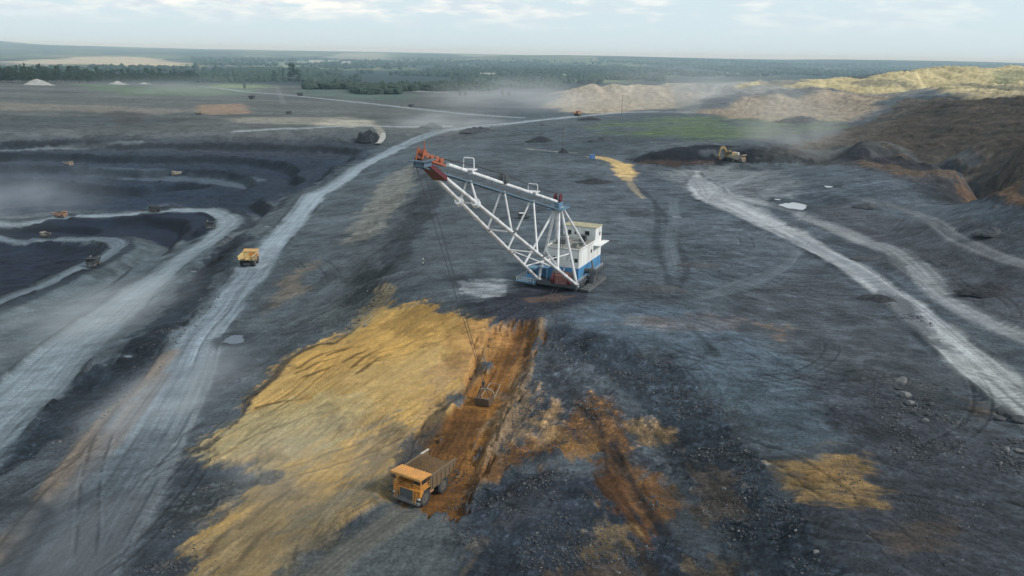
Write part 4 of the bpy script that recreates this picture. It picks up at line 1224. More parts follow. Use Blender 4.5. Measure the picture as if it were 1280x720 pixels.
# ropes on top of the boom
for s in (-.35, .35):
    MB().path([tuple(np.array([-3, s, 11.6])), tuple(uc(1.6) + (0, s, 2.3)), tuple(uc(20.2) + (0, s, 1.9)), tuple(uc(38.4) + (0, s, 2.3)), tuple(uc(56.6) + (0, s, 1.6)), tuple(np.array([77, s, 47.3]))], .075, 6).build('hoist_rope_run', M['rope'], dl)

# ------------------------------------------------------------------ bucket on the trench floor
bg = at(606, 498, -7.4)
BKX, BKY = bg[0], bg[1]
BKS = .82
BZ = level(BKX, BKY, 3.2, float(gz(BKX, BKY)))
to_m = np.array([_o[0] - BKX, _o[1] - BKY])
brz = math.atan2(to_m[1], to_m[0])
bk = empty('dragline_bucket', 'earth-caked dragline bucket with a pale arch, lying open in the brown trench on two ropes', 'bucket', (BKX, BKY, BZ), brz)
# mouth faces +X (towards the machine)
b = MB()
b.prism([(-2.3, .25), (2.4, -.05), (2.4, .18), (-2.2, .5)], -1.9, 1.9)
b.hexa([(-2.3, -1.9, .3), (-2.1, -1.9, .3), (-2.1, 1.9, .3), (-2.3, 1.9, .3), (-2.9, -1.9, 2.3), (-2.65, -1.9, 2.3), (-2.65, 1.9, 2.3), (-2.9, 1.9, 2.3)])
for s in (-1, 1):
    b.prism([(-2.3, .2), (2.3, 0), (1.9, 1.7), (-2.8, 2.3)], s * 1.9 - .1, s * 1.9 + .1)
b.build('shell', M['bucket'], bk)
MB().box(-2.95, -2.55, -2.0, 2.0, 2.25, 2.55).build('rear_rim', M['bucket'], bk)
MB().path([(1.7, -1.95, 1.4), (1.5, -1.95, 2.6), (1.4, -1.5, 3.3), (1.35, -.7, 3.6), (1.35, .7, 3.6), (1.4, 1.5, 3.3), (1.5, 1.95, 2.6), (1.7, 1.95, 1.4)], .24, 10).build('arch', M['bucket_rim'], bk)
for k in range(5):
    y = -1.6 + k * .8
    MB().hexa([(2.3, y - .2, -.02), (3.2, y - .08, .0), (3.2, y + .08, .0), (2.3, y + .2, -.02), (2.3, y - .2, .25), (3.2, y - .05, .08), (3.2, y + .05, .08), (2.3, y + .2, .25)]).build('tooth', M['bucket_rim'], bk)
sp = np.array([-1.0, 0, 6.4])
for s in (-1, 1):
    MB().tube((-1.4, s * 2.0, 1.6), (-1.2, s * .7, 5.2), .11, seg=6).build('hoist_chain', M['rope'], bk)
    MB().tube((2.3, s * 1.9, .8), (9.0, s * 1.5, 2.0), .12, seg=6).build('drag_chain', M['bucket_rim'], bk)
MB().tube((-1.2, -.9, 5.2), (-1.2, .9, 5.2), .16, seg=8).tube((-1.2, 0, 5.2), (-1.1, 0, 6.3), .22, seg=8).box(-1.5, -.8, -.35, .35, 5.9, 6.7).build('dump_block', M['rope'], bk)
MB().tube((9.0, -1.6, 2.0), (9.0, 1.6, 2.0), .12, seg=6).build('spreader', M['bucket_rim'], bk)


bk.scale = (BKS, BKS, BKS)


def bk_world(x, y, z):
    x, y, z = x * BKS, y * BKS, z * BKS
    return np.array([BKX + math.cos(brz) * x - math.sin(brz) * y, BKY + math.sin(brz) * x + math.cos(brz) * y, BZ + z])


def to_dl(p):
    d = np.array([p[0] - _o[0], p[1] - _o[1]])
    return np.array([d @ fwd, d @ sid, p[2]])


# dl's local +Y is the photo-right flank: rotate_z(DRZ) sends +Y to (-sin, cos)
yl = np.array([-math.sin(DRZ), math.cos(DRZ)])
FLIP = 1.0 if yl @ sid > 0 else -1.0
top = to_dl(bk_world(-1.1, 0, 6.6))
for s in (-1, 1):
    MB().tube((77.6, s * .8, 45.6), tuple(top * np.array([1, FLIP, 1]) + (0, s * .18, 0)), .06, seg=6).build('hoist_rope', M['rope'], dl)
for s in (-1, 1):
    e_ = to_dl(bk_world(9.0, s * 1.5, 2.0)) * np.array([1, FLIP, 1])
    MB().tube((1.9, 1.8 + s * .8, 3.3), tuple(e_), .05, seg=6).build('drag_rope', M['rope'], dl)


# ================================================================== DUMP TRUCK
def dump_truck(loaded=True):
    t = empty('dump_truck', 'yellow mining dump truck hauling brown soil, at the foot of the trench', 'dump truck', group='mining dump trucks')
    b = MB()
    for s in (-1, 1):
        b.box(-5.0, 4.7, s * .75 - .2, s * .75 + .2, 1.25, 2.0)
    b.box(-4.9, -4.5, -1.4, 1.4, 1.0, 2.1).box(2.8, 3.8, -2.0, 2.0, 1.2, 1.8).box(-2.6, -1.4, -1.6, 1.6, 1.1, 2.0).tube((-2, -2.9, 1.5), (-2, 2.9, 1.5), .5).tube((3.3, -2.6, 1.5), (3.3, 2.6, 1.5), .35)
    b.build('chassis', M['dark_body'], t)

    def wheel(x, y, w):
        wl = MB()
        prof = [(1.0, -w / 2), (1.42, -w / 2), (1.53, -w * .32), (1.53, w * .32), (1.42, w / 2), (1.0, w / 2)]
        n = 28
        vs = []
        for i in range(n):
            a = 2 * math.pi * i / n
            vs.append([wl.bm.verts.new((x + r_ * math.cos(a), y + q, 1.53 + r_ * math.sin(a))) for r_, q in prof])
        for i in range(n):
            for j in range(len(prof) - 1):
                wl.bm.faces.new((vs[i][j], vs[(i + 1) % n][j], vs[(i + 1) % n][j + 1], vs[i][j + 1]))
        for i in range(n):
            a = 2 * math.pi * (i + .5) / n
            wl.box(-.08, .08, -w * .36, w * .36, 1.5, 1.6)
            wl.bm.verts.ensure_lookup_table()
            bmesh.ops.transform(wl.bm, matrix=Matrix.Translation((x, y, 1.53)) @ Matrix.Rotation(a, 4, 'Y'), verts=wl.bm.verts[-8:])
        o = wl.build('wheel', M['tyre'], t)
        MB().tube((x, y - w * .42, 1.53), (x, y + w * .42, 1.53), 1.02, seg=20).tube((x, y - w * .5, 1.53), (x, y + w * .5, 1.53), .5, seg=14).build('rim', M['rim'], o)
    for s in (-1, 1):
        wheel(3.3, s * 2.55, .95)
        wheel(-2.0, s * 2.75, .9)
        wheel(-2.0, s * 1.75, .9)
    # front end
    MB().box(4.7, 5.35, -2.9, 2.9, .8, 1.35, .06).box(4.5, 5.1, -2.4, 2.4, 1.35, 1.6).build('bumper', M['grey_steel'], t)
    g = MB().box(4.3, 4.95, -1.45, 1.45, 1.6, 3.3, .05).build('radiator', M['dark_body'], t)
    b = MB()
    for k in range(7): b.box(4.95, 5.0, -1.3, 1.3, 1.75 + k * .22, 1.82 + k * .22)
    b.build('grille_bars', M['grey_steel'], g)
    MB().box(4.3, 5.02, -1.62, -1.45, 1.6, 3.35).box(4.3, 5.02, 1.45, 1.62, 1.6, 3.35).box(4.3, 5.02, -1.62, 1.62, 3.3, 3.45).build('grille_frame', M['yellow_pale'], g)
    for s in (-1, 1):
        b = MB().bar((5.5, s * 1.75, 1.2), (4.9, s * 1.75, 3.4), .08, .08).bar((5.5, s * 2.3, 1.2), (4.9, s * 2.3, 3.4), .08, .08)
        for k in range(6):
            x = 5.45 - k * .1
            z = 1.4 + k * .36
            b.bar((x, s * 1.75, z), (x, s * 2.3, z), .1, .06)
        b.build('ladder', M['yellow_pale'], t)
        h2 = MB().box(4.7, 5.05, s * 2.65 - .3, s * 2.65 + .3, 1.75, 2.1, .04).build('headlight', M['bed_light'], t)
    # front fender boxes and deck
    MB().box(2.0, 4.9, -3.1, 3.1, 3.3, 3.48, .04).build('deck', M['yellow'], t)
    MB().box(3.9, 4.85, 1.75, 3.0, 2.15, 3.3, .06).build('fender_box', M['yellow'], t)
    MB().box(3.9, 4.85, -3.0, -1.75, 2.15, 3.3, .06).build('fender_box', M['yellow'], t)
    MB().box(2.4, 4.5, -1.0, .6, 3.48, 4.0, .08).build('engine_hood', M['yellow'], t)
    MB().box(1.9, 2.7, -2.9, .5, 3.48, 5.0, .06).build('electrical_cabinet', M['yellow'], t)
    for k, (z, d) in enumerate(((3.55, .5), (4.35, .4))):
        MB().tube((3.0, -2.5, z + .3), (4.6 - .4 * k, -2.5, z + .3), d, seg=14).box(2.7, 3.0, -3.0, -1.9, z - .1, z + .75).build('air_filter', M['yellow_pale'], t)
    c = MB().box(2.3, 4.3, .95, 2.75, 3.48, 5.35, .08).build('cab', M['yellow'], t)
    MB().box(4.3, 4.34, 1.1, 2.6, 4.35, 5.15).build('windscreen', M['glass'], c)
    MB().box(2.5, 4.1, 2.75, 2.79, 4.35, 5.15).build('side_window', M['glass'], c)
    MB().box(2.5, 4.1, .91, .95, 4.35, 5.1).build('side_window', M['glass'], c)
    b = MB()
    for y in (-3.05, -2.0, -1.0, 0, .8): b.tube((4.85, y, 3.48), (4.85, y, 4.45), .04, seg=5)
    for x in (2.1, 3.0, 3.9, 4.85): b.tube((x, 3.05, 3.48), (x, 3.05, 4.45), .04, seg=5)
    for z in (3.95, 4.45): b.tube((4.85, -3.05, z), (4.85, 3.05, z), .04, seg=5).tube((4.85, 3.05, z), (2.1, 3.05, z), .04, seg=5)
    b.build('deck_railing', M['yellow_pale'], t)
    for s in (-1, 1):
        MB().box(.4, 2.0, s * 2.3 - .5, s * 2.3 + .5, 1.5, 2.8, .15).build('fuel_tank', M['dull_orange'], t)
    # dump body
    body = MB()
    fl_ = [(1.9, 2.75), (1.9, 2.55), (-1.2, 2.15), (-5.6, 3.55), (-5.6, 3.75), (-1.2, 2.4)]
    body.prism(fl_, -3.05, 3.05)
    for s in (-1, 1):
        body.prism([(1.9, 2.7), (2.1, 5.15), (-6.0, 5.0), (-5.6, 3.7), (-1.2, 2.35)], s * 3.05 - .09, s * 3.05 + .09)
    body.prism([(1.8, 2.6), (2.0, 2.6), (2.3, 5.5), (2.1, 5.5)], -3.0, 3.0)
    bd = body.build('dump_body', M['bed'], t)
    for s in (-1, 1):
        rb = MB()
        for k in range(6):
            x = 1.3 - k * 1.3
            z0 = 2.5 if x > -1.2 else 2.4 + (-1.2 - x) * .31
            rb.hexa([(x - .14, s * 3.14, z0), (x + .14, s * 3.14, z0), (x + .14, s * 3.28, z0), (x - .14, s * 3.28, z0), (x - .14, s * 3.14, 5.0), (x + .14, s * 3.14, 5.0), (x + .14, s * 3.28, 5.0), (x - .14, s * 3.28, 5.0)])
        rb.hexa([(-5.5, s * 3.14, 4.55), (1.6, s * 3.14, 4.6), (1.6, s * 3.24, 4.6), (-5.5, s * 3.24, 4.55), (-5.5, s * 3.14, 4.8), (1.6, s * 3.14, 4.85), (1.6, s * 3.24, 4.85), (-5.5, s * 3.24, 4.8)])
        rb.build('body_rib', M['bed'], bd)
    for s in (-1, 1):
        MB().prism([(2.1, 5.15), (2.1, 5.4), (-6.05, 5.25), (-6.0, 5.0)], s * 3.12 - .2, s * 3.12 + .2).build('side_rim', M['bed'], bd)
        if s < 0: MB().prism([(-3.6, 5.3), (-3.6, 5.42), (-6.0, 5.37), (-6.0, 5.25)], -3.3, -2.95).build('scraped_rim', M['bed_light'], bd)
    cp = MB().prism([(1.8, 5.45), (5.2, 5.85), (5.2, 6.05), (1.8, 5.65)], -3.25, 3.25).build('canopy', M['yellow_pale'], bd)
    b = MB()
    for k in range(11):
        y = -3.1 + k * .62
        b.prism([(1.85, 5.65), (5.15, 6.04), (5.15, 6.18), (1.85, 5.80)], y - .09, y + .09)
    b.box(5.18, 5.3, -3.3, 3.3, 5.68, 6.12)
    b.build('canopy_rib', M['yellow_pale'], cp)
    if loaded:
        n, k = 26, 18
        ld = MB()
        vs = [[ld.bm.verts.new((2.0 - 7.3 * i / n, -2.95 + 5.9 * j / k,
                                5.1 + .85 * math.sin(math.pi * min(1, i / n * 1.15)) * math.sin(math.pi * j / k) - 1.1 * max(0, i / n - .72) ** 1.0 * 2.2 + .22 * (random.random() - .5))) for j in range(k + 1)] for i in range(n + 1)]
        for i in range(n):
            for j in range(k):
                ld.bm.faces.new((vs[i][j], vs[i][j + 1], vs[i + 1][j + 1], vs[i + 1][j]))
        ld.build('load', M['soil'], t, smooth=True)
    return t


def heading(px0, py0, px1, py1):
    a, b2 = ground(px0, py0), ground(px1, py1)
    return math.atan2(b2[1] - a[1], b2[0] - a[0])


def stand(o, px, py, rz, lvl=6.0, dz=0.0):
    g_ = ground(px, py)
    z = level(g_[0], g_[1], lvl, float(gz(g_[0], g_[1])))
    o.location = (g_[0], g_[1], z + dz)
    o.rotation_euler = (0, 0, rz)
    return o


hero = dump_truck()
a_, b_ = at(490, 589, -4.4), at(534, 597, -4.4)
hrz = math.atan2(b_[1] - a_[1], b_[0] - a_[0]) - math.pi / 2 - R(13)
stand(hero, 529, 608, hrz, 5.5)

yel = {'dump_body': M['bed_yellow'], 'side_rim': M['bed_yellow'], 'body_rib': M['bed'], 'canopy': M['bed_yellow'], 'canopy_rib': M['yellow_pale']}
dk = {k: M['dark_body'] for k in ('deck', 'fender_box', 'engine_hood', 'electrical_cabinet', 'air_filter', 'cab', 'dump_body', 'side_rim', 'body_rib', 'canopy', 'canopy_rib', 'grille_frame', 'ladder', 'deck_railing')}
dkc = dict(dk, load=M['coal'])
og = {k: M['dull_orange'] for k in ('deck', 'fender_box', 'engine_hood', 'electrical_cabinet', 'air_filter', 'cab', 'dump_body', 'side_rim', 'body_rib', 'canopy', 'canopy_rib')}
ogc = dict(og, load=M['coal'])
pl = {k: M['dusty_pale'] for k in ('deck', 'fender_box', 'engine_hood', 'electrical_cabinet', 'air_filter', 'cab', 'dump_body', 'side_rim', 'body_rib', 'canopy', 'canopy_rib')}
plc = dict(pl, load=M['coal'])
FLEET = [
    (312, 331, (312, 331, 345, 300), yel, ('load',), 'dump truck with an empty pale yellow bed, driving away up the haul road'),
    (264, 287, (272, 276, 255, 297), dk, ('load',), 'dark dump truck coming round the hairpin bend of the pit road'),
    (194, 265, (205, 264, 180, 266), dkc, (), 'dark coal-laden dump truck midway along the upper arm of the pit road'),
    (76, 272, (60, 276, 95, 271), ogc, (), 'dusty orange dump truck near the far end of the upper pit road'),
    (117, 332, (130, 322, 100, 338), dkc, (), 'low dark truck filled with coal on the lower pit road bend'),
    (57, 297, (70, 299, 40, 298), plc, (), 'pale truck half hidden on the innermost pit road'),
    (86, 208, (70, 205, 110, 211), plc, (), 'pale brown dump truck on the upper terrace of the pit, leading the dusty track'),
    (221, 220, (240, 222, 200, 222), pl, ('load',), 'pale dump truck below a small heap on the far pit terrace'),
    (722, 145, (690, 150, 712, 146), og, ('load',), 'reddish-orange dump truck trailing dust on the distant haul road'),
    (922, 203, (905, 200, 921, 207), pl, ('load',), 'pale yellow dump truck waiting beside the excavator at the coal face'),
    (315, 124, (300, 124, 330, 126), dkc, (), 'small dark truck on the grass by the distant pale road'),
    (375, 120, (360, 120, 390, 121), dk, ('load',), 'small grey truck on the distant pale road beyond the pit'),
    (514, 134, (500, 133, 530, 136), dkc, (), 'tiny dark truck on the far pale road above the coal stack'),
    (248, 143, (232, 143, 260, 143), pl, ('load',), 'small truck beside the orange earth cutting on the far plain'),
    (361, 143, (350, 143, 370, 143), dk, ('load',), 'small dark truck on the pale ledge of the far plain'),
]
FSC = [.86, .62, .62, .62, .68, .5, .62, .62, .9, .85, .8, .8, .6, .7, .6]
for (px, py, hd, sw, skip, lab), fs in zip(FLEET, FSC):
    t = copy_tree(hero, None, skip, sw)
    t.scale = (fs, fs, fs)
    t["label"] = lab
    stand(t, px, py, heading(*hd), 6.0)

# ================================================================== EXCAVATOR at the coal face
ex = empty('hydraulic_excavator', 'yellow hydraulic excavator with a white counterweight at the dark coal face', 'excavator')
for s in (-1, 1):
    MB().prism([(-3.2, .5), (-2.8, 0), (2.8, 0), (3.2, .5), (3.0, 1.1), (2.6, 1.4), (-2.6, 1.4), (-3.0, 1.1)], s * 2.0 - .45, s * 2.0 + .45).build('track', M['tyre'], ex)
MB().tube((0, 0, 1.0), (0, 0, 1.9), 1.4, seg=18).box(-1.5, 1.5, -1.6, 1.6, .6, 1.2).build('undercarriage', M['steel'], ex)
MB().box(-3.2, 2.4, -2.2, 2.2, 1.9, 4.2, .12).build('engine_house', M['dull_yellow'], ex)
MB().box(-4.4, -3.2, -2.2, 2.2, 2.0, 4.3, .2).build('counterweight', M['white'], ex)
c = MB().box(1.0, 3.2, .8, 2.3, 2.1, 5.4, .1).build('cab', M['dull_yellow'], ex)
MB().box(3.2, 3.24, .95, 2.15, 3.4, 5.1).build('window', M['glass'], c)
MB().box(1.2, 3.0, 2.3, 2.34, 3.4, 5.1).build('window', M['glass'], c)
MB().bar((1.6, -.4, 3.0), (4.6, -.4, 7.4), .9, 1.0).bar((4.4, -.4, 7.3), (7.2, -.4, 6.4), .8, .8).tube((2.4, -.4, 2.4), (4.6, -.4, 6.2), .18).build('boom', M['dull_yellow'], ex)
MB().bar((7.0, -.4, 6.6), (7.6, -.4, 2.6), .6, .7).tube((4.8, -.4, 7.9), (7.0, -.4, 7.2), .15).build('stick', M['dull_yellow'], ex)
MB().prism([(7.0, 2.6), (8.2, 2.7), (8.6, 1.2), (7.6, .6), (6.6, 1.0)], -1.5, .7).build('bucket', M['bucket'], ex)
stand(ex, 913, 196, heading(913, 197, 902, 199), 7, 0)
ex.scale = (1.2, 1.2, 1.2)

# ================================================================== small vehicles, posts, huts
car = empty('utility_car', 'small pale-topped car parked on the dark flat behind the boom', 'car')
MB().prism([(-2.1, .45), (2.1, .45), (2.15, .95), (1.0, 1.05), (-2.1, 1.05)], -.85, .85).build('body', M['dark_body'], car)
MB().prism([(-2.0, 1.05), (.9, 1.05), (.35, 1.75), (-1.9, 1.75)], -.78, .78).build('cabin', M['glass'], car)
MB().box(-1.9, .4, -.8, .8, 1.75, 1.84, .03).build('roof', M['shed_wall'], car)
for x in (-1.35, 1.35):
    for s in (-1, 1): MB().tube((x, s * .68, .37), (x, s * .9, .37), .37, seg=14).build('wheel', M['tyre'], car)
car.scale = (1.15, 1.15, 1.3)
stand(car, 655, 273, 0.3, 3)

mp_ = empty('marker_post', 'thin black and white banded marker post standing on the dark bench away from the machine', 'post')
for k in range(4):
    MB().tube((0, 0, k * .6), (0, 0, k * .6 + .6), .13, seg=8).build('band', M['glass'] if k % 2 == 0 else M['shed_wall'], mp_)
MB().box(.13, .75, -.03, .03, 1.3, 2.1).build('plate', M['roof'], mp_)
stand(mp_, 529, 331, R(-20), 1.5)


def mound_mesh(name, rx, ry, h, seed, m, n=44, cap=None, lump=.22):
    vs, fs = [], []
    for i in range(n + 1):
        for j in range(n + 1):
            u, v = -1 + 2 * i / n, -1 + 2 * j / n
            vs.append((u * rx, v * ry))
    P = np.array(vs)
    nz = fbm(P[:, 0] / rx * 2.2 + seed * 7.7, P[:, 1] / ry * 2.2 + seed * 3.1, seed, 3)
    nz2 = fbm(P[:, 0] / 1.6 + seed, P[:, 1] / 1.6, seed + 5, 3)
    r_ = np.hypot(P[:, 0] / rx, P[:, 1] / ry) + .28 * nz
    z = h * np.clip(1 - r_ / .85, -.12, 1) ** 1.0
    if cap: z = np.minimum(z, cap * (1 + .35 * nz + .12 * nz2))
    z = np.where(r_ > .85, -.35, z + lump * min(h, 3) * (nz2 + .4 * np.abs(nz)) * np.clip(1.2 - r_, 0, 1))
    V = np.column_stack([P, z])
    a = np.arange(n * (n + 1)).reshape(n, n + 1)[:, :-1].ravel()
    F = np.column_stack([a, a + n + 1, a + n + 2, a + 1])
    keep = (z[F] > -.34).any(1)
    return np_mesh(name, V, F[keep], m, smooth=False)


HEAPS = [(868, 332, 9, 5, 1.2, 'heap', 'low rubble heap beside the curved tyre tracks on the plateau'), (824, 362, 9, 5, 1.1, 'heap', 'broad low heap of dark lumps just right of the machine house'),
         (1098, 374, 6.5, 4.5, 1.6, 'coal', 'black coal heap on the near side of the forked pale road'), (1238, 364, 11, 6, 2.6, 'coal', 'largest black heap, on the far side of the pale road'),
         (1090, 322, 8, 4, .9, 'heap', 'flat dark heap between the two branches of the pale road'), (1238, 291, 7, 4, 2.2, 'heap', 'small steep heap on the flat beneath the brown spoil slope'),
         (1085, 258, 7, 5, 1.6, 'heap', 'dark heap next to the puddle on the flat'), (704, 191, 5, 4, 3.0, 'coal', 'pointed dark heap around the foot of the thin pole'),
         (745, 228, 12, 7, 2.2, 'coal', 'oval black heap below the yellow sand spill'), (755, 176, 12, 8, 3.5, 'heap', 'small dark heap on the flat in front of the grass'),
         (676, 177, 13, 8, 4.2, 'coal', 'dark heap behind the middle of the boom on the far flat'), (602, 165, 26, 12, 5.5, 'heap', 'wide dusty heap beside the far haul road bend'),
         (540, 160, 16, 9, 6.0, 'heap', 'rounded grey heap at the fork of the far haul road'), (738, 150, 16, 8, 4.0, 'coal', 'dark heap just past the reddish truck'),
         (1000, 152, 30, 16, 7, 'heap', 'dark heap at the edge of the grass below the tan spoil')]
for px, py, rx, ry, h, mm, lab in HEAPS:
    g_ = ground(px, py)
    o = mound_mesh('spoil_heap', rx, ry, h, int(px) % 91, M[mm])
    o.location = (g_[0], g_[1], gz(g_[0], g_[1]) - .1)
    o.rotation_euler = (0, 0, 0.1 * math.sin(px))
    tag(o, lab, 'heap', 'dark heaps on the plain')
# black coal stack with a pale loading ramp, far left of the boom tip
g_ = ground(461, 175)
cs = empty('coal_stack', 'big flat-topped black coal stack with a pale ramp along one end', 'coal stack', (g_[0], g_[1], gz(g_[0], g_[1]) - .5))
o = mound_mesh('stack', 16, 15, 26, 33, M['coal'], cap=9.5, lump=1.1)
o.parent = cs
cs.scale = (.8, .8, .68)
MB().hexa([(11, -26, 0), (17, -26, 0), (17, 14, 0), (11, 14, 0), (13, -26, .3), (16, -26, .3), (16, 14, 9), (13, 14, 9)]).build('ramp', M['gravel'], cs)
for px, py, rx, h, lab in ((48, 106, 30, 10, 'widest pale gravel heap in front of the treeline'), (147, 105.5, 20, 6.5, 'pale gravel heap at the edge of the green strip before the treeline'), (180, 105, 16, 3.5, 'faint low gravel heap beside the green strip')):
    g_ = ground(px, py)
    o = mound_mesh('gravel_heap', rx, 16, h, int(px), M['gravel'], lump=.08)
    o.location = (g_[0], g_[1], g_[2] - .3)
    tag(o, lab, 'heap', 'pale gravel heaps before the treeline')

for px, py, h, lab in ((703, 190, 17, 'thin dark pole standing in a pointed heap'), (777, 143, 22, 'tall pole by the distant haul road in the dust'), (676, 174, 13, 'short pole behind a dark heap on the far flat')):
    g_ = ground(px, py)
    z = gz(g_[0], g_[1])
    p_ = empty('power_pole', lab, 'pole', (g_[0], g_[1], z), 0, 'poles on the far flat')
    MB().tube((0, 0, -1), (0, 0, h), .22, .14, 8).build('post', M['wood'], p_)
    MB().box(-1.3, 1.3, -.09, .09, h - 1.3, h - 1.1).build('crossarm', M['wood'], p_)
hut = empty('blue_cabin', 'small bright blue cabin at the head of the yellow sand track', 'cabin')
MB().box(-1.6, 1.6, -1.2, 1.2, .25, 2.7, .04).build('wall', M['bright_blue'], hut)
MB().box(-1.8, 1.8, -1.4, 1.4, 2.7, 2.9).build('roof', M['pale_blue'], hut)
MB().box(-.5, .4, -1.24, -1.2, .3, 2.3).build('door', M['pale_blue'], hut)
MB().box(-1.7, 1.7, -1.0, -.8, 0, .25).box(-1.7, 1.7, .8, 1.0, 0, .25).build('skid', M['steel'], hut)
MB().tube((1.2, 0, 2.9), (1.2, 0, 6.0), .12, seg=6).build('chimney', M['bright_blue'], hut)
stand(hut, 740, 199, .2, 2.5)

# ================================================================== puddles
water, nt, bs = new_mat('puddle_water')
bs.inputs['Base Color'].default_value = (.055, .085, .125, 1)
bs.inputs['Roughness'].default_value = .16
bs.inputs['Specular IOR Level'].default_value = .4
nn = nt.nodes.new('ShaderNodeTexNoise')
nn.inputs['Scale'].default_value = 1.5
bp = nt.nodes.new('ShaderNodeBump')
bp.inputs['Strength'].default_value = .05
nt.links.new(nn.outputs['Fac'], bp.inputs['Height'])
nt.links.new(bp.outputs[0], bs.inputs['Normal'])
pale_water = water.copy()
pale_water.name = 'pale_puddle_water'
pale_water.node_tree.nodes['Principled BSDF'].inputs['Base Color'].default_value = (.36, .38, .40, 1)  # paler base colour for the whitish puddles
for px, py, rx, ry, rot in ((993, 257, 5.6, 8.5, .2), (972, 249, 1.6, 1.5, 0), (293, 424, 3.1, 3.4, .5), (1036, 233, 2.2, 2.4, .1), (846, 271, 2.6, 1.0, 0), (160, 445, 1.3, .9, .9), (334, 283, 1.4, 1.0, .6), (242, 339, 1.3, .7, .4)):
    g_ = ground(px, py)
    z = level(g_[0], g_[1], max(rx, ry) * 1.5, float(base_h(g_[0], g_[1])))
    q = np.nonzero((np.abs(X - g_[0]) < rx * 3) & (np.abs(Y - g_[1]) < ry * 3))[0]
    d = np.hypot((X[q] - g_[0]) / rx, (Y[q] - g_[1]) / ry)
    Z[q] -= .5 * sstep(1.25, .8, d)
    m = sstep(2.6, 1.2, d + .6 * w3[q])
    paint(q, m * .75, (50, 58, 66), .2)
    n = 40
    vs = [(0, 0, 0)]
    for k in range(n):
        a = 2 * math.pi * k / n
        rr = 1.0 + .16 * math.sin(2 * a + px) + .12 * math.sin(3 * a + py) + .07 * math.sin(7 * a)
        vs.append((rx * rr * math.cos(a), ry * rr * math.sin(a), 0))
    F = np.array([(0, 1 + k, 1 + (k + 1) % n) for k in range(n)])
    o = np_mesh('puddle', np.array(vs), F, pale_water if px in (993, 972, 1036) else water)
    o.location = (g_[0], g_[1], z - .10)
    tag(o, kind='structure')

# ================================================================== rocks
def rock_proto(name, seed, m, sub=2):
    bm = bmesh.new()
    bmesh.ops.create_icosphere(bm, subdivisions=sub, radius=1.0)
    rs = np.random.default_rng(seed)
    pl_ = [(Vector(rs.normal(size=3)).normalized(), rs.uniform(.55, .85)) for _ in range(9)]
    sc = (rs.uniform(.85, 1.3), rs.uniform(.7, 1.0), rs.uniform(.55, .85))
    for v in bm.verts:
        for n_, d_ in pl_:
            t_ = v.co.dot(n_)
            if t_ > d_:
                v.co -= n_ * (t_ - d_)
        v.co = Vector((v.co.x * sc[0], v.co.y * sc[1], v.co.z * sc[2]))
    me = bpy.data.meshes.new(name)
    bm.to_mesh(me)
    bm.free()
    me.materials.append(m)
    return me


RK = [rock_proto('boulder', 100 + k, M['rock_pale'] if k % 3 == 0 else M['rock']) for k in range(6)]
BOULD = [(1126, 478, 1.7, 0, 'biggest pale square boulder, at the top of the rock scatter on the plateau'), (1131, 495, 1.25, 3, 'pale rounded boulder just below the biggest square one'),
         (1138, 505, 1.0, 3, 'upright pale boulder third down in the rock scatter'), (1143, 506, .8, 1, 'narrow boulder tight against the upright pale one'),
         (1156, 530, .85, 0, 'isolated pale round boulder at the bottom of the rock scatter'), (1122, 488, .6, 2, None), (1165, 506, .8, 1, None), (1128, 508, .7, 4, None), (1160, 520, .6, 5, None), (1172, 521, .55, 2, None),
         (1254, 516, 1.7, 4, 'long dark slab lying by the pale road at the frame edge'), (1250, 524, 1.2, 2, 'dark block below the long slab'), (1273, 527, 1.8, 5, 'dark wedge-shaped boulder at the frame edge near the pale road'), (1262, 520, 1.0, 1, None),
         (1258, 563, .7, 0, None), (1275, 565, .8, 3, None), (1268, 572, .6, 2, None), (1277, 580, .7, 4, None), (1265, 582, .5, 1, None),
         (457, 410, .75, 0, 'lone pale boulder on the slope above the sand edge'), (636, 620, .5, 1, None), (612, 612, .5, 2, None), (905, 612, .55, 0, None), (1020, 690, .6, 0, None), (918, 575, .5, 4, None)]
for i, (px, py, r_, k, lab) in enumerate(BOULD):
    g_ = ground(px, py)
    o = bpy.data.objects.new('boulder', RK[k])
    COL.objects.link(o)
    o.location = (g_[0], g_[1], gz(g_[0], g_[1]) + r_ * .25)
    o.rotation_euler = (random.uniform(-.3, .3), random.uniform(-.3, .3), random.uniform(0, 6.3))
    o.scale = (r_, r_, r_ * .9)
    tag(o, lab or 'dark angular rock about knee-high, lying in the loose rubble of the dig', 'boulder', 'boulders in the rubble' if lab else 'small dark rocks in the rubble')

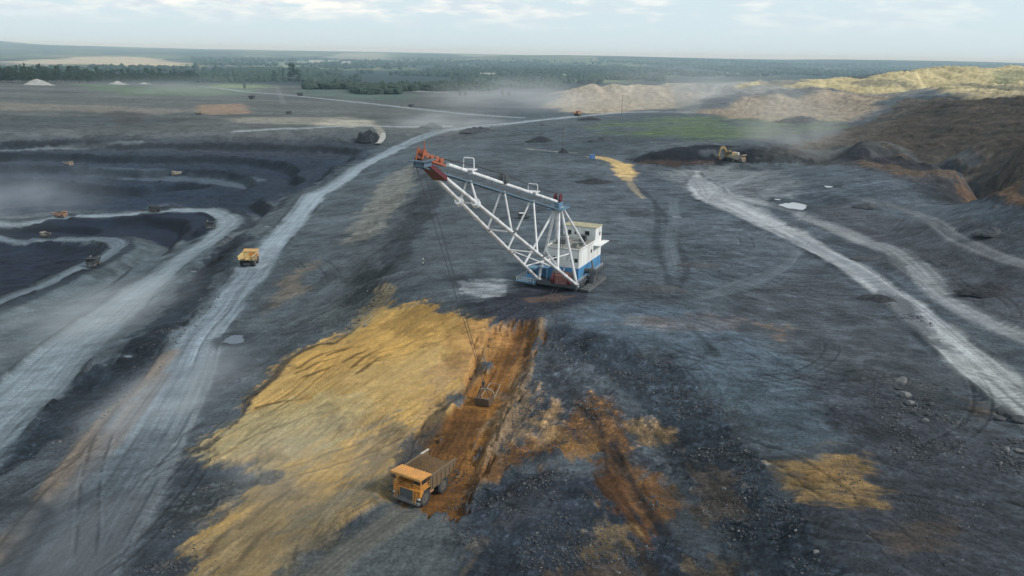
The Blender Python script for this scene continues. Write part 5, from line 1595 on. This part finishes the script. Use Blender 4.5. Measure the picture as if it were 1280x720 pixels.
RUB = [("690 395|760 424|840 452|905 516|965 594|1015 668|1045 725|935 725|885 655|845 590|800 522|760 470|700 450|674 430", 4200, .10, .42), ("575 715|590 640|640 600|700 585|800 600|860 660|890 715", 3000, .09, .36),
       ("650 470|700 450|760 480|800 520|760 540|700 560|640 590|615 580|640 520", 1700, .09, .38), ("1085 470|1180 480|1230 540|1200 600|1120 580|1085 520", 1900, .10, .45), ("1060 560|1290 560|1290 720|1080 720|1030 640", 1500, .08, .26),
       ("1235 545|1290 550|1290 600|1245 590", 400, .15, .45), ("240 612|290 600|335 594|345 600|300 612|255 622", 420, .12, .45), ("150 715|180 660|240 655|250 715", 500, .10, .40), ("560 575|600 590|600 640|575 700|560 650", 450, .08, .34),
       ("470 595|500 560|540 532|545 545|510 590|485 615", 320, .08, .34), ("405 385|470 345|500 352|470 385|420 425|380 425", 700, .12, .5), ("590 385|720 365|690 400|640 405", 500, .10, .36), ("850 318|905 330|900 345|845 340", 260, .15, .5),
       ("800 350|850 356|845 372|795 368", 240, .15, .5), ("60 560|220 400|300 310|310 320|230 425|70 580", 900, .12, .5), ("1060 362|1130 372|1170 410|1120 400", 220, .15, .5), ("330 480|380 440|410 440|340 500", 160, .1, .35), ("660 410|690 410|680 470|655 500|640 520", 500, .1, .4),
       ("130 560|330 560|300 715|120 715", 300, .06, .2), ("900 500|1060 560|1050 660|980 600", 500, .07, .25)]
bm = bmesh.new()
bmesh.ops.create_icosphere(bm, subdivisions=1, radius=1.0)
IV = np.array([v.co[:] for v in bm.verts])
IF = np.array([[v.index for v in f.verts] for f in bm.faces])
bm.free()
def gz_many(x, y):
    j = np.clip(np.searchsorted(rows, y) - 1, 0, NY - 2)
    b = (y - rows[j]) / (rows[j + 1] - rows[j])
    out = np.zeros(len(x))
    for jj, w in ((j, 1 - b), (j + 1, b)):
        u = x / halfw[jj]
        i = np.clip(np.searchsorted(cols, u) - 1, 0, NX - 2)
        a = (u - cols[i]) / (cols[i + 1] - cols[i])
        out += w * (Z[jj * NX + i] * (1 - a) + Z[jj * NX + i + 1] * a)
    return out


vv, ff, nvt = [], [], 0
for s, n, r0, r1 in RUB:
    P = gpts(s)
    lo, hi = P.min(0), P.max(0)
    x, y = rng.uniform(lo[0], hi[0], n * 8), rng.uniform(lo[1], hi[1], n * 8)
    ins = np.zeros(n * 8, dtype=bool)
    for k in range(len(P)):
        a, b2 = P[k], P[(k + 1) % len(P)]
        if a[1] != b2[1]:
            ins ^= ((a[1] > y) != (b2[1] > y)) & (x < (b2[0] - a[0]) * (y - a[1]) / (b2[1] - a[1]) + a[0])
    ins &= fbm(x / 6.0, y / 6.0, 140, 2) > rng.uniform(-.15, .45, n * 8)
    x, y = x[ins][:n], y[ins][:n]
    zz = gz_many(x, y)
    n = len(x)
    r_ = (r0 + (r1 - r0) * rng.random(n) ** 5) * .72
    a = rng.uniform(0, 6.283, n)
    v = IV[None] * (1 + .35 * rng.uniform(-1, 1, (n, len(IV), 1))) * np.column_stack([r_ * rng.uniform(.8, 1.4, n), r_ * rng.uniform(.7, 1.1, n), r_ * rng.uniform(.5, .9, n)])[:, None]
    ca_, sa_ = np.cos(a)[:, None], np.sin(a)[:, None]
    v = np.stack([v[..., 0] * ca_ - v[..., 1] * sa_ + x[:, None], v[..., 0] * sa_ + v[..., 1] * ca_ + y[:, None], v[..., 2] + (zz + r_ * .2)[:, None]], -1)
    vv.append(v.reshape(-1, 3))
    ff.append((IF[None] + (np.arange(n) * len(IV))[:, None, None] + nvt).reshape(-1, 3))
    nvt += n * len(IV)
RF_ = np.vstack(ff)
rb_ = np_mesh('rubble', np.vstack(vv), RF_, M['rock'], smooth=False)
rb_.data.materials.append(M['rock_mid'])
rb_.data.materials.append(M['rock_pale'])
tone_ = np.repeat(rng.choice([0, 1, 2], len(RF_) // len(IF), p=[.66, .26, .08]), len(IF)).astype(np.int32)
rb_.data.polygons.foreach_set('material_index', tone_)
tag(rb_, kind='stuff')

# ================================================================== trees
def tree_proto(name, seed, lm, h=20.0, w=5.0, conifer=False):
    rs = np.random.default_rng(seed)
    b = MB()
    b.tube((0, 0, -1.0), (.15, .1, h * .55), .38, .2, 8).tube((.15, .1, h * .55), (.1, .2, h * .93), .2, .05, 6)
    for k in range(7):
        a = k * 2.4
        z0 = h * (.32 + .07 * k)
        b.tube((.1, .1, z0), (math.cos(a) * w * .55, math.sin(a) * w * .55, z0 + h * .12), .12, .04, 5)
    tr = b.build('trunk', M['trunk'])
    nc = 16
    cl = []
    for k in range(nc):
        t = rs.uniform(0.22, 1.0)
        if conifer:
            rad = w * .8 * (1.05 - t) * rs.uniform(.3, 1)
        else:
            rad = w * math.sin(math.pi * min(1, t * .9 + .05)) ** .6 * rs.uniform(.15, .85)
        a = rs.uniform(0, 6.283)
        cl.append((np.array([rad * math.cos(a), rad * math.sin(a), h * t * .98]), w * rs.uniform(.28, .5) * (1.0 if not conifer else .6)))
    V, F = [], []
    for c, r in cl:
        for q in range(34):
            d = rs.normal(size=3)
            d /= np.linalg.norm(d)
            p = c + d * r * rs.uniform(.55, 1.05) * np.array([1, 1, .8])
            u = np.cross(d + rs.normal(size=3) * .5, [0.3, .2, 1])
            u /= np.linalg.norm(u)
            v = np.cross(d, u)
            s = w * rs.uniform(.10, .19)
            i = len(V)
            V += [p - u * s, p + v * s * .8, p + u * s, p - v * s * .8]
            F.append((i, i + 1, i + 2, i + 3))
    cr = np_mesh('crown', np.array(V), np.array(F), lm, smooth=False)
    return tr, cr


TP = [tree_proto('a', 1, M['leaf0'], 21, 5.2), tree_proto('b', 2, M['leaf1'], 19, 5.8), tree_proto('c', 3, M['leaf2'], 24, 4.2, True), tree_proto('d', 4, M['leaf0'], 23, 6.2)]
TM = [(a.data, b.data) for a, b in TP]
for a, b in TP:
    bpy.data.objects.remove(a)
    bpy.data.objects.remove(b)


def tree(x, y, z, k, s, lab, grp, sq=1.0):
    t = empty('tree', lab, 'tree', (x, y, z), random.uniform(0, 6.28), grp)
    t.scale = (s, s, s * sq)
    for nm, me in (('trunk', TM[k][0]), ('crown', TM[k][1])):
        o = bpy.data.objects.new(nm, me)
        COL.objects.link(o)
        o.parent = t


n_tree = 0
for i in range(150):
    px = -6 + 256 * (i + random.random() * .9) / 150
    g_ = ground(px, 104.0 - .004 * px + random.uniform(-1.2, .6))
    dy = random.uniform(0, 60)
    tree(g_[0] * (1 + dy / g_[1]), g_[1] + dy, float(base_h(g_[0], g_[1] + dy)) - .5, random.choice([0, 0, 1, 2, 3]), random.uniform(.85, 1.4),
         'dark tree in the dense treeline behind the far gravel heaps', 'trees of the dark treeline', random.uniform(.9, 1.15))
for px, py, s, k, lab in ((343, 96, 1.5, 0, 'bushy dark tree standing first in the group before the white sheds'), (355, 97, 1.75, 2, 'pointed dark tree in the group before the white sheds'), (366, 98, 2.1, 3, 'broadest tall tree of the group before the white sheds'), (374, 97, 1.8, 0, 'tall tree close beside the broadest one before the white sheds')):
    g_ = ground(px, py + 8)
    tree(g_[0], g_[1], float(base_h(g_[0], g_[1])) - .5, k, s, lab, 'tall trees before the white sheds')
for px, py, s in ((306, 112, .5), (452, 113, .55), (575, 121, .45), (628, 120, .5), (636, 120, .4), (581, 121, .4)):
    g_ = ground(px, py)
    tree(g_[0], g_[1], float(gz(g_[0], g_[1])) - .4, 1, s, 'small lone tree on the open ground before the far woods', 'small lone trees on the far ground')

# far woods: one mass of crowns
rs = np.random.default_rng(5)
bm = bmesh.new()
bmesh.ops.create_icosphere(bm, subdivisions=1, radius=1.0)
IV1 = np.array([v.co[:] for v in bm.verts])
IF1 = np.array([[v.index for v in f.verts] for f in bm.faces])
bm.free()
vv, ff, nvt = [], [], 0
bands = [(240, 380, 88, 103, 900), (380, 700, 88, 112, 2300), (700, 830, 84, 105, 700), (-40, 240, 86, 101, 900), (240, 1000, 74, 92, 2600), (820, 1300, 76, 96, 2600), (470, 620, 106, 114, 160), (440, 500, 113, 118, 130)]
for x0, x1, y0, y1, n in bands:
    g_ = ground_many(rs.uniform(x0, x1, n * 3), rs.uniform(y0, y1, n * 3))
    ok = (g_[:, 1] > 1050) & (g_[:, 1] < 9000) & ((g_[:, 0] < 330) | (g_[:, 1] > 2300))
    ok &= (g_[:, 1] < 1500) | (fbm(g_[:, 0] / 300.0, g_[:, 1] / 420.0, 160, 3) > rs.uniform(-.02, .16, n * 3))
    g_ = g_[ok][:n]
    n = len(g_)
    h = rs.uniform(5, 10, n) * np.where(g_[:, 1] < 2500, 1, 1.5)
    v = IV1[None] * (1 + .4 * rs.uniform(-1, 1, (n, len(IV1), 1))) * np.column_stack([h * rs.uniform(.6, 1.2, n), h * rs.uniform(.6, 1.2, n), h * rs.uniform(.6, 1.0, n)])[:, None]
    v = v + (g_ + np.column_stack([0 * h, 0 * h, h * .6]))[:, None]
    vv.append(v.reshape(-1, 3))
    ff.append((IF1[None] + (np.arange(n) * len(IV1))[:, None, None] + nvt).reshape(-1, 3))
    nvt += n * len(IV1)
fo = np_mesh('forest', np.vstack(vv), np.vstack(ff), M['leaf2'], smooth=False)
tag(fo, kind='stuff')

# ================================================================== far sheds
for px, py, L, h, lab in ((395, 79, 95, 14, 'longest white shed among the far trees'), (417, 79, 70, 12, 'white shed next to the longest one, half behind trees'), (433, 80, 60, 11, 'white shed at the end of the distant row'), (706, 98, 46, 9, 'pale building in the bright clearing of the far woods'), (610, 96, 60, 8, 'low pale shed in a clearing of the far woods')):
    g_ = ground(px, py)
    s = empty('industrial_shed', lab, 'shed', (g_[0], g_[1], float(base_h(g_[0], g_[1])) + 2), 0.05, 'pale sheds in the far woods')
    MB().box(-L / 2, L / 2, -12, 12, -4, h).build('wall', M['shed_wall'], s)
    b = MB().prism([(-13, h), (0, h + 5), (13, h), (0, h + 4.2)], -L / 2 - 1, L / 2 + 1)
    o = b.build('roof', M['shed_roof'], s)
    o.rotation_euler = (0, 0, math.pi / 2)
    for k in range(4):
        x = -L / 2 + L * (k + .5) / 4
        MB().box(x - 3, x + 3, -12.15, -12, 0, h * .6).build('door', M['grey_steel'], s)

# ================================================================== ground mesh
g_m, nt, bs = new_mat('dusty_ground')
at_ = nt.nodes.new('ShaderNodeAttribute')
at_.attribute_name = 'ground_tint'
tc = nt.nodes.new('ShaderNodeTexCoord')


def noise(scale, detail=6, rough=.6, stretch=None):
    n = nt.nodes.new('ShaderNodeTexNoise')
    n.inputs['Scale'].default_value = scale
    n.inputs['Detail'].default_value = detail
    n.inputs['Roughness'].default_value = rough
    if stretch:
        mp = nt.nodes.new('ShaderNodeMapping')
        mp.inputs['Rotation'].default_value = (0, 0, stretch[0])
        mp.inputs['Scale'].default_value = (stretch[1], 1, 1)
        nt.links.new(tc.outputs['Object'], mp.inputs[0])
        nt.links.new(mp.outputs[0], n.inputs['Vector'])
    else:
        nt.links.new(tc.outputs['Object'], n.inputs['Vector'])
    return n


def mrange(src, a, b, c, d):
    r = nt.nodes.new('ShaderNodeMapRange')
    for nm, v in (('From Min', a), ('From Max', b), ('To Min', c), ('To Max', d)): r.inputs[nm].default_value = v
    nt.links.new(src, r.inputs['Value'])
    return r.outputs[0]


def mul(a, b):
    m = nt.nodes.new('ShaderNodeMath')
    m.operation = 'MULTIPLY'
    nt.links.new(a, m.inputs[0])
    nt.links.new(b, m.inputs[1])
    return m.outputs[0]


na, nb_, nc_ = noise(1.6, 8, .72), noise(.14, 9, .68), noise(.5, 8, .68, (1.0, .15))
f1 = mul(mul(mrange(na.outputs['Fac'], .36, .64, .62, 1.38), mrange(nb_.outputs['Fac'], .36, .64, .72, 1.28)), mrange(nc_.outputs['Fac'], .36, .64, .78, 1.22))
vm = nt.nodes.new('ShaderNodeVectorMath')
vm.operation = 'SCALE'
nt.links.new(at_.outputs['Color'], vm.inputs[0])
ml = nt.nodes.new('ShaderNodeMix')
ml.data_type = 'FLOAT'
ml.inputs['A'].default_value = 1.0
nt.links.new(at_.outputs['Alpha'], ml.inputs['Factor'])
nt.links.new(f1, ml.inputs['B'])
nt.links.new(ml.outputs['Result'], vm.inputs['Scale'])
nt.links.new(vm.outputs[0], bs.inputs['Base Color'])
bs.inputs['Roughness'].default_value = .95
bs.inputs['Specular IOR Level'].default_value = .25
nd = noise(2.6, 9, .72)
bp = nt.nodes.new('ShaderNodeBump')
bp.inputs['Distance'].default_value = .45
bp.inputs['Strength'].default_value = .75
nt.links.new(nd.outputs['Fac'], bp.inputs['Height'])
nt.links.new(bp.outputs[0], bs.inputs['Normal'])
a = (np.arange(NY - 1)[:, None] * NX + np.arange(NX - 1)[None]).ravel()
F = np.column_stack([a, a + 1, a + NX + 1, a + NX])
gr = np_mesh('ground', np.column_stack([X, Y, Z]), F, g_m)
ca = gr.data.attributes.new('ground_tint', 'FLOAT_COLOR', 'POINT')
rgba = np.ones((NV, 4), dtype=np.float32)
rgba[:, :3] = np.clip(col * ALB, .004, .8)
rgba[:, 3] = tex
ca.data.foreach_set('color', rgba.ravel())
tag(gr, kind='structure')

# ================================================================== sky, sun, haze
SUN_EL, SUN_AZ = R(38), R(108)     # azimuth clockwise from +Y
wd = bpy.data.worlds.new("World")
SC.world = wd
wd.use_nodes = True
nt = wd.node_tree
bg_ = nt.nodes['Background']
sky = nt.nodes.new('ShaderNodeTexSky')
sky.sky_type = 'NISHITA'
sky.sun_disc = False
sky.sun_elevation = SUN_EL
sky.sun_rotation = SUN_AZ
sky.air_density = 1.0
sky.dust_density = 2.0
tc = nt.nodes.new('ShaderNodeTexCoord')
mp = nt.nodes.new('ShaderNodeMapping')
mp.inputs['Scale'].default_value = (7.0, 7.0, 30.0)
mp.inputs['Location'].default_value = (0.3, 0.1, 0.0)
nt.links.new(tc.outputs['Generated'], mp.inputs[0])
n1 = nt.nodes.new('ShaderNodeTexNoise')
n1.inputs['Scale'].default_value = 1.9
n1.inputs['Detail'].default_value = 8
n1.inputs['Roughness'].default_value = .58
nt.links.new(mp.outputs[0], n1.inputs['Vector'])
r1 = nt.nodes.new('ShaderNodeMapRange')
for nm, v in (('From Min', .43), ('From Max', .55), ('To Min', 0.0), ('To Max', 1.0)): r1.inputs[nm].default_value = v
nt.links.new(n1.outputs['Fac'], r1.inputs['Value'])
veil = nt.nodes.new('ShaderNodeMix')         # high thin overcast over the blue
veil.data_type = 'RGBA'
veil.inputs['Factor'].default_value = .80
nt.links.new(sky.outputs[0], veil.inputs['A'])
veil.inputs['B'].default_value = (7.7, 9.4, 10.2, 1)
sep = nt.nodes.new('ShaderNodeSeparateXYZ')
nt.links.new(tc.outputs['Generated'], sep.inputs[0])
up_ = nt.nodes.new('ShaderNodeMapRange')     # cumulus only above the clear band at the horizon
for nm, v in (('From Min', .024), ('From Max', .05), ('To Min', 0.0), ('To Max', .95)): up_.inputs[nm].default_value = v
nt.links.new(sep.outputs['Z'], up_.inputs['Value'])
side = nt.nodes.new('ShaderNodeMapRange')    # more cloud towards -X
for nm, v in (('From Min', -.25), ('From Max', .45), ('To Min', 1.0), ('To Max', .35)): side.inputs[nm].default_value = v
nt.links.new(sep.outputs['X'], side.inputs['Value'])
m1 = nt.nodes.new('ShaderNodeMath'); m1.operation = 'MULTIPLY'
m2 = nt.nodes.new('ShaderNodeMath'); m2.operation = 'MULTIPLY'
nt.links.new(r1.outputs[0], m1.inputs[0]); nt.links.new(up_.outputs[0], m1.inputs[1])
nt.links.new(m1.outputs[0], m2.inputs[0]); nt.links.new(side.outputs[0], m2.inputs[1])
# cloud tone: cream tops, grey-blue bellies
n2 = nt.nodes.new('ShaderNodeTexNoise')
n2.inputs['Scale'].default_value = 3.4
n2.inputs['Detail'].default_value = 6
nt.links.new(mp.outputs[0], n2.inputs['Vector'])
tone = nt.nodes.new('ShaderNodeValToRGB')
tone.color_ramp.elements[0].position = .40
tone.color_ramp.elements[0].color = (.66, .73, .80, 1)
tone.color_ramp.elements[1].position = .62
tone.color_ramp.elements[1].color = (1.0, .985, .92, 1)
nt.links.new(n2.outputs['Fac'], tone.inputs[0])
ts = nt.nodes.new('ShaderNodeVectorMath'); ts.operation = 'SCALE'
ts.inputs['Scale'].default_value = 10.8
nt.links.new(tone.outputs[0], ts.inputs[0])
mix = nt.nodes.new('ShaderNodeMix'); mix.data_type = 'RGBA'
nt.links.new(m2.outputs[0], mix.inputs['Factor'])
nt.links.new(veil.outputs['Result'], mix.inputs['A'])
nt.links.new(ts.outputs[0], mix.inputs['B'])
zen = nt.nodes.new('ShaderNodeMapRange')     # unseen upper sky dimmed to cut the ambient fill
for nm, v in (('From Min', .12), ('From Max', .55), ('To Min', 1.0), ('To Max', .62)): zen.inputs[nm].default_value = v
nt.links.new(sep.outputs['Z'], zen.inputs['Value'])
zs = nt.nodes.new('ShaderNodeVectorMath'); zs.operation = 'SCALE'
nt.links.new(mix.outputs['Result'], zs.inputs[0])
nt.links.new(zen.outputs[0], zs.inputs['Scale'])
nt.links.new(zs.outputs[0], bg_.inputs['Color'])
bg_.inputs['Strength'].default_value = .10

su = bpy.data.lights.new('sun', 'SUN')
su.energy = 2.9
su.angle = R(8)
su.color = (1.0, .96, .90)
so = bpy.data.objects.new('sun', su)
COL.objects.link(so)
sd = Vector((math.sin(SUN_AZ) * math.cos(SUN_EL), math.cos(SUN_AZ) * math.cos(SUN_EL), math.sin(SUN_EL)))
so.rotation_euler = (-sd).to_track_quat('-Z', 'Y').to_euler()
so.location = (0, 0, 400)

if HAZE:
    hz = bpy.data.materials.new('haze_air')
    hz.use_nodes = True
    nt = hz.node_tree
    nt.nodes.remove(nt.nodes['Principled BSDF'])
    vs_ = nt.nodes.new('ShaderNodeVolumeScatter')
    vs_.inputs['Color'].default_value = (.56, .83, 1.0, 1)
    vs_.inputs['Density'].default_value = HAZE
    vs_.inputs['Anisotropy'].default_value = .0
    nt.links.new(vs_.outputs[0], nt.nodes['Material Output'].inputs['Volume'])
    hf = hz.copy()
    hf.name = 'far_haze_air'
    hf.node_tree.nodes['Volume Scatter'].inputs['Density'].default_value = HAZE * .6
    tag(MB().box(-13500, 13500, 1250, 15500, -88, 118).build('haze', hf), kind='stuff')
    o = MB().box(-14000, 14000, -300, 16000, -90, 125).build('haze', hz)
    tag(o, kind='stuff')

# ------------------------------------------------------------------ dust hanging over the roads and the dig
def dust_mat(name, dens, rgb, seed, scale):
    m = bpy.data.materials.new(name)
    m.use_nodes = True
    nt = m.node_tree
    nt.nodes.remove(nt.nodes['Principled BSDF'])
    tc = nt.nodes.new('ShaderNodeTexCoord')
    ln = nt.nodes.new('ShaderNodeVectorMath'); ln.operation = 'LENGTH'
    nt.links.new(tc.outputs['Object'], ln.inputs[0])
    fo_ = nt.nodes.new('ShaderNodeMapRange')
    for nm, v in (('From Min', 1.0), ('From Max', .15), ('To Min', 0.0), ('To Max', 1.0)): fo_.inputs[nm].default_value = v
    fo_.interpolation_type = 'SMOOTHSTEP'
    nt.links.new(ln.outputs['Value'], fo_.inputs['Value'])
    mp = nt.nodes.new('ShaderNodeMapping')
    mp.inputs['Location'].default_value = (seed * 3.7, seed * 1.3, seed)
    nt.links.new(tc.outputs['Object'], mp.inputs[0])
    no = nt.nodes.new('ShaderNodeTexNoise')
    no.inputs['Scale'].default_value = scale
    no.inputs['Detail'].default_value = 3
    nt.links.new(mp.outputs[0], no.inputs['Vector'])
    rg = nt.nodes.new('ShaderNodeMapRange')
    for nm, v in (('From Min', .36), ('From Max', .66), ('To Min', 0.05), ('To Max', dens)): rg.inputs[nm].default_value = v
    rg.inputs['To Min'].default_value = dens * .1
    nt.links.new(no.outputs['Fac'], rg.inputs['Value'])
    mu = nt.nodes.new('ShaderNodeMath'); mu.operation = 'MULTIPLY'
    nt.links.new(fo_.outputs[0], mu.inputs[0]); nt.links.new(rg.outputs[0], mu.inputs[1])
    vs_ = nt.nodes.new('ShaderNodeVolumeScatter')
    vs_.inputs['Color'].default_value = (*rgb, 1)
    nt.links.new(mu.outputs[0], vs_.inputs['Density'])
    nt.links.new(vs_.outputs[0], nt.nodes['Material Output'].inputs['Volume'])
    return m


DUST = [(150, 395, 42, 66, 8, .5, .045, (.66, .72, .78)), (236, 490, 20, 40, 6, .35, .07, (.62, .68, .74)), (400, 575, 22, 26, 5, .6, .055, (.62, .62, .60)), (650, 136, 150, 130, 40, 0, .010, (.80, .84, .88)),
        (560, 162, 80, 70, 18, 0, .016, (.75, .80, .85)), (985, 180, 48, 60, 44, 0, .014, (.78, .76, .70)), (10, 268, 75, 95, 30, 0, .010, (.62, .70, .80)), (230, 118, 190, 150, 26, 0, .003, (.78, .84, .86)), (860, 130, 170, 130, 50, 0, .0055, (.78, .80, .82)), (70, 700, 16, 18, 4, .4, .02, (.6, .64, .68))]
if DUSTY:
    for i, (px, py, rx, ry, h, rot, de, rgb) in enumerate(DUST):
        g_ = ground(px, py)
        bm_ = MB()
        bmesh.ops.create_icosphere(bm_.bm, subdivisions=3, radius=1.0)
        o = bm_.build('dust_cloud', dust_mat('dust_%s' % 'abcdefghijkl'[i], de, rgb, i + 1, 2.2))
        o.location = (g_[0], g_[1], g_[2] + h * .25)
        o.rotation_euler = (0, 0, -rot)
        o.scale = (rx, ry, h)
        tag(o, kind='stuff')
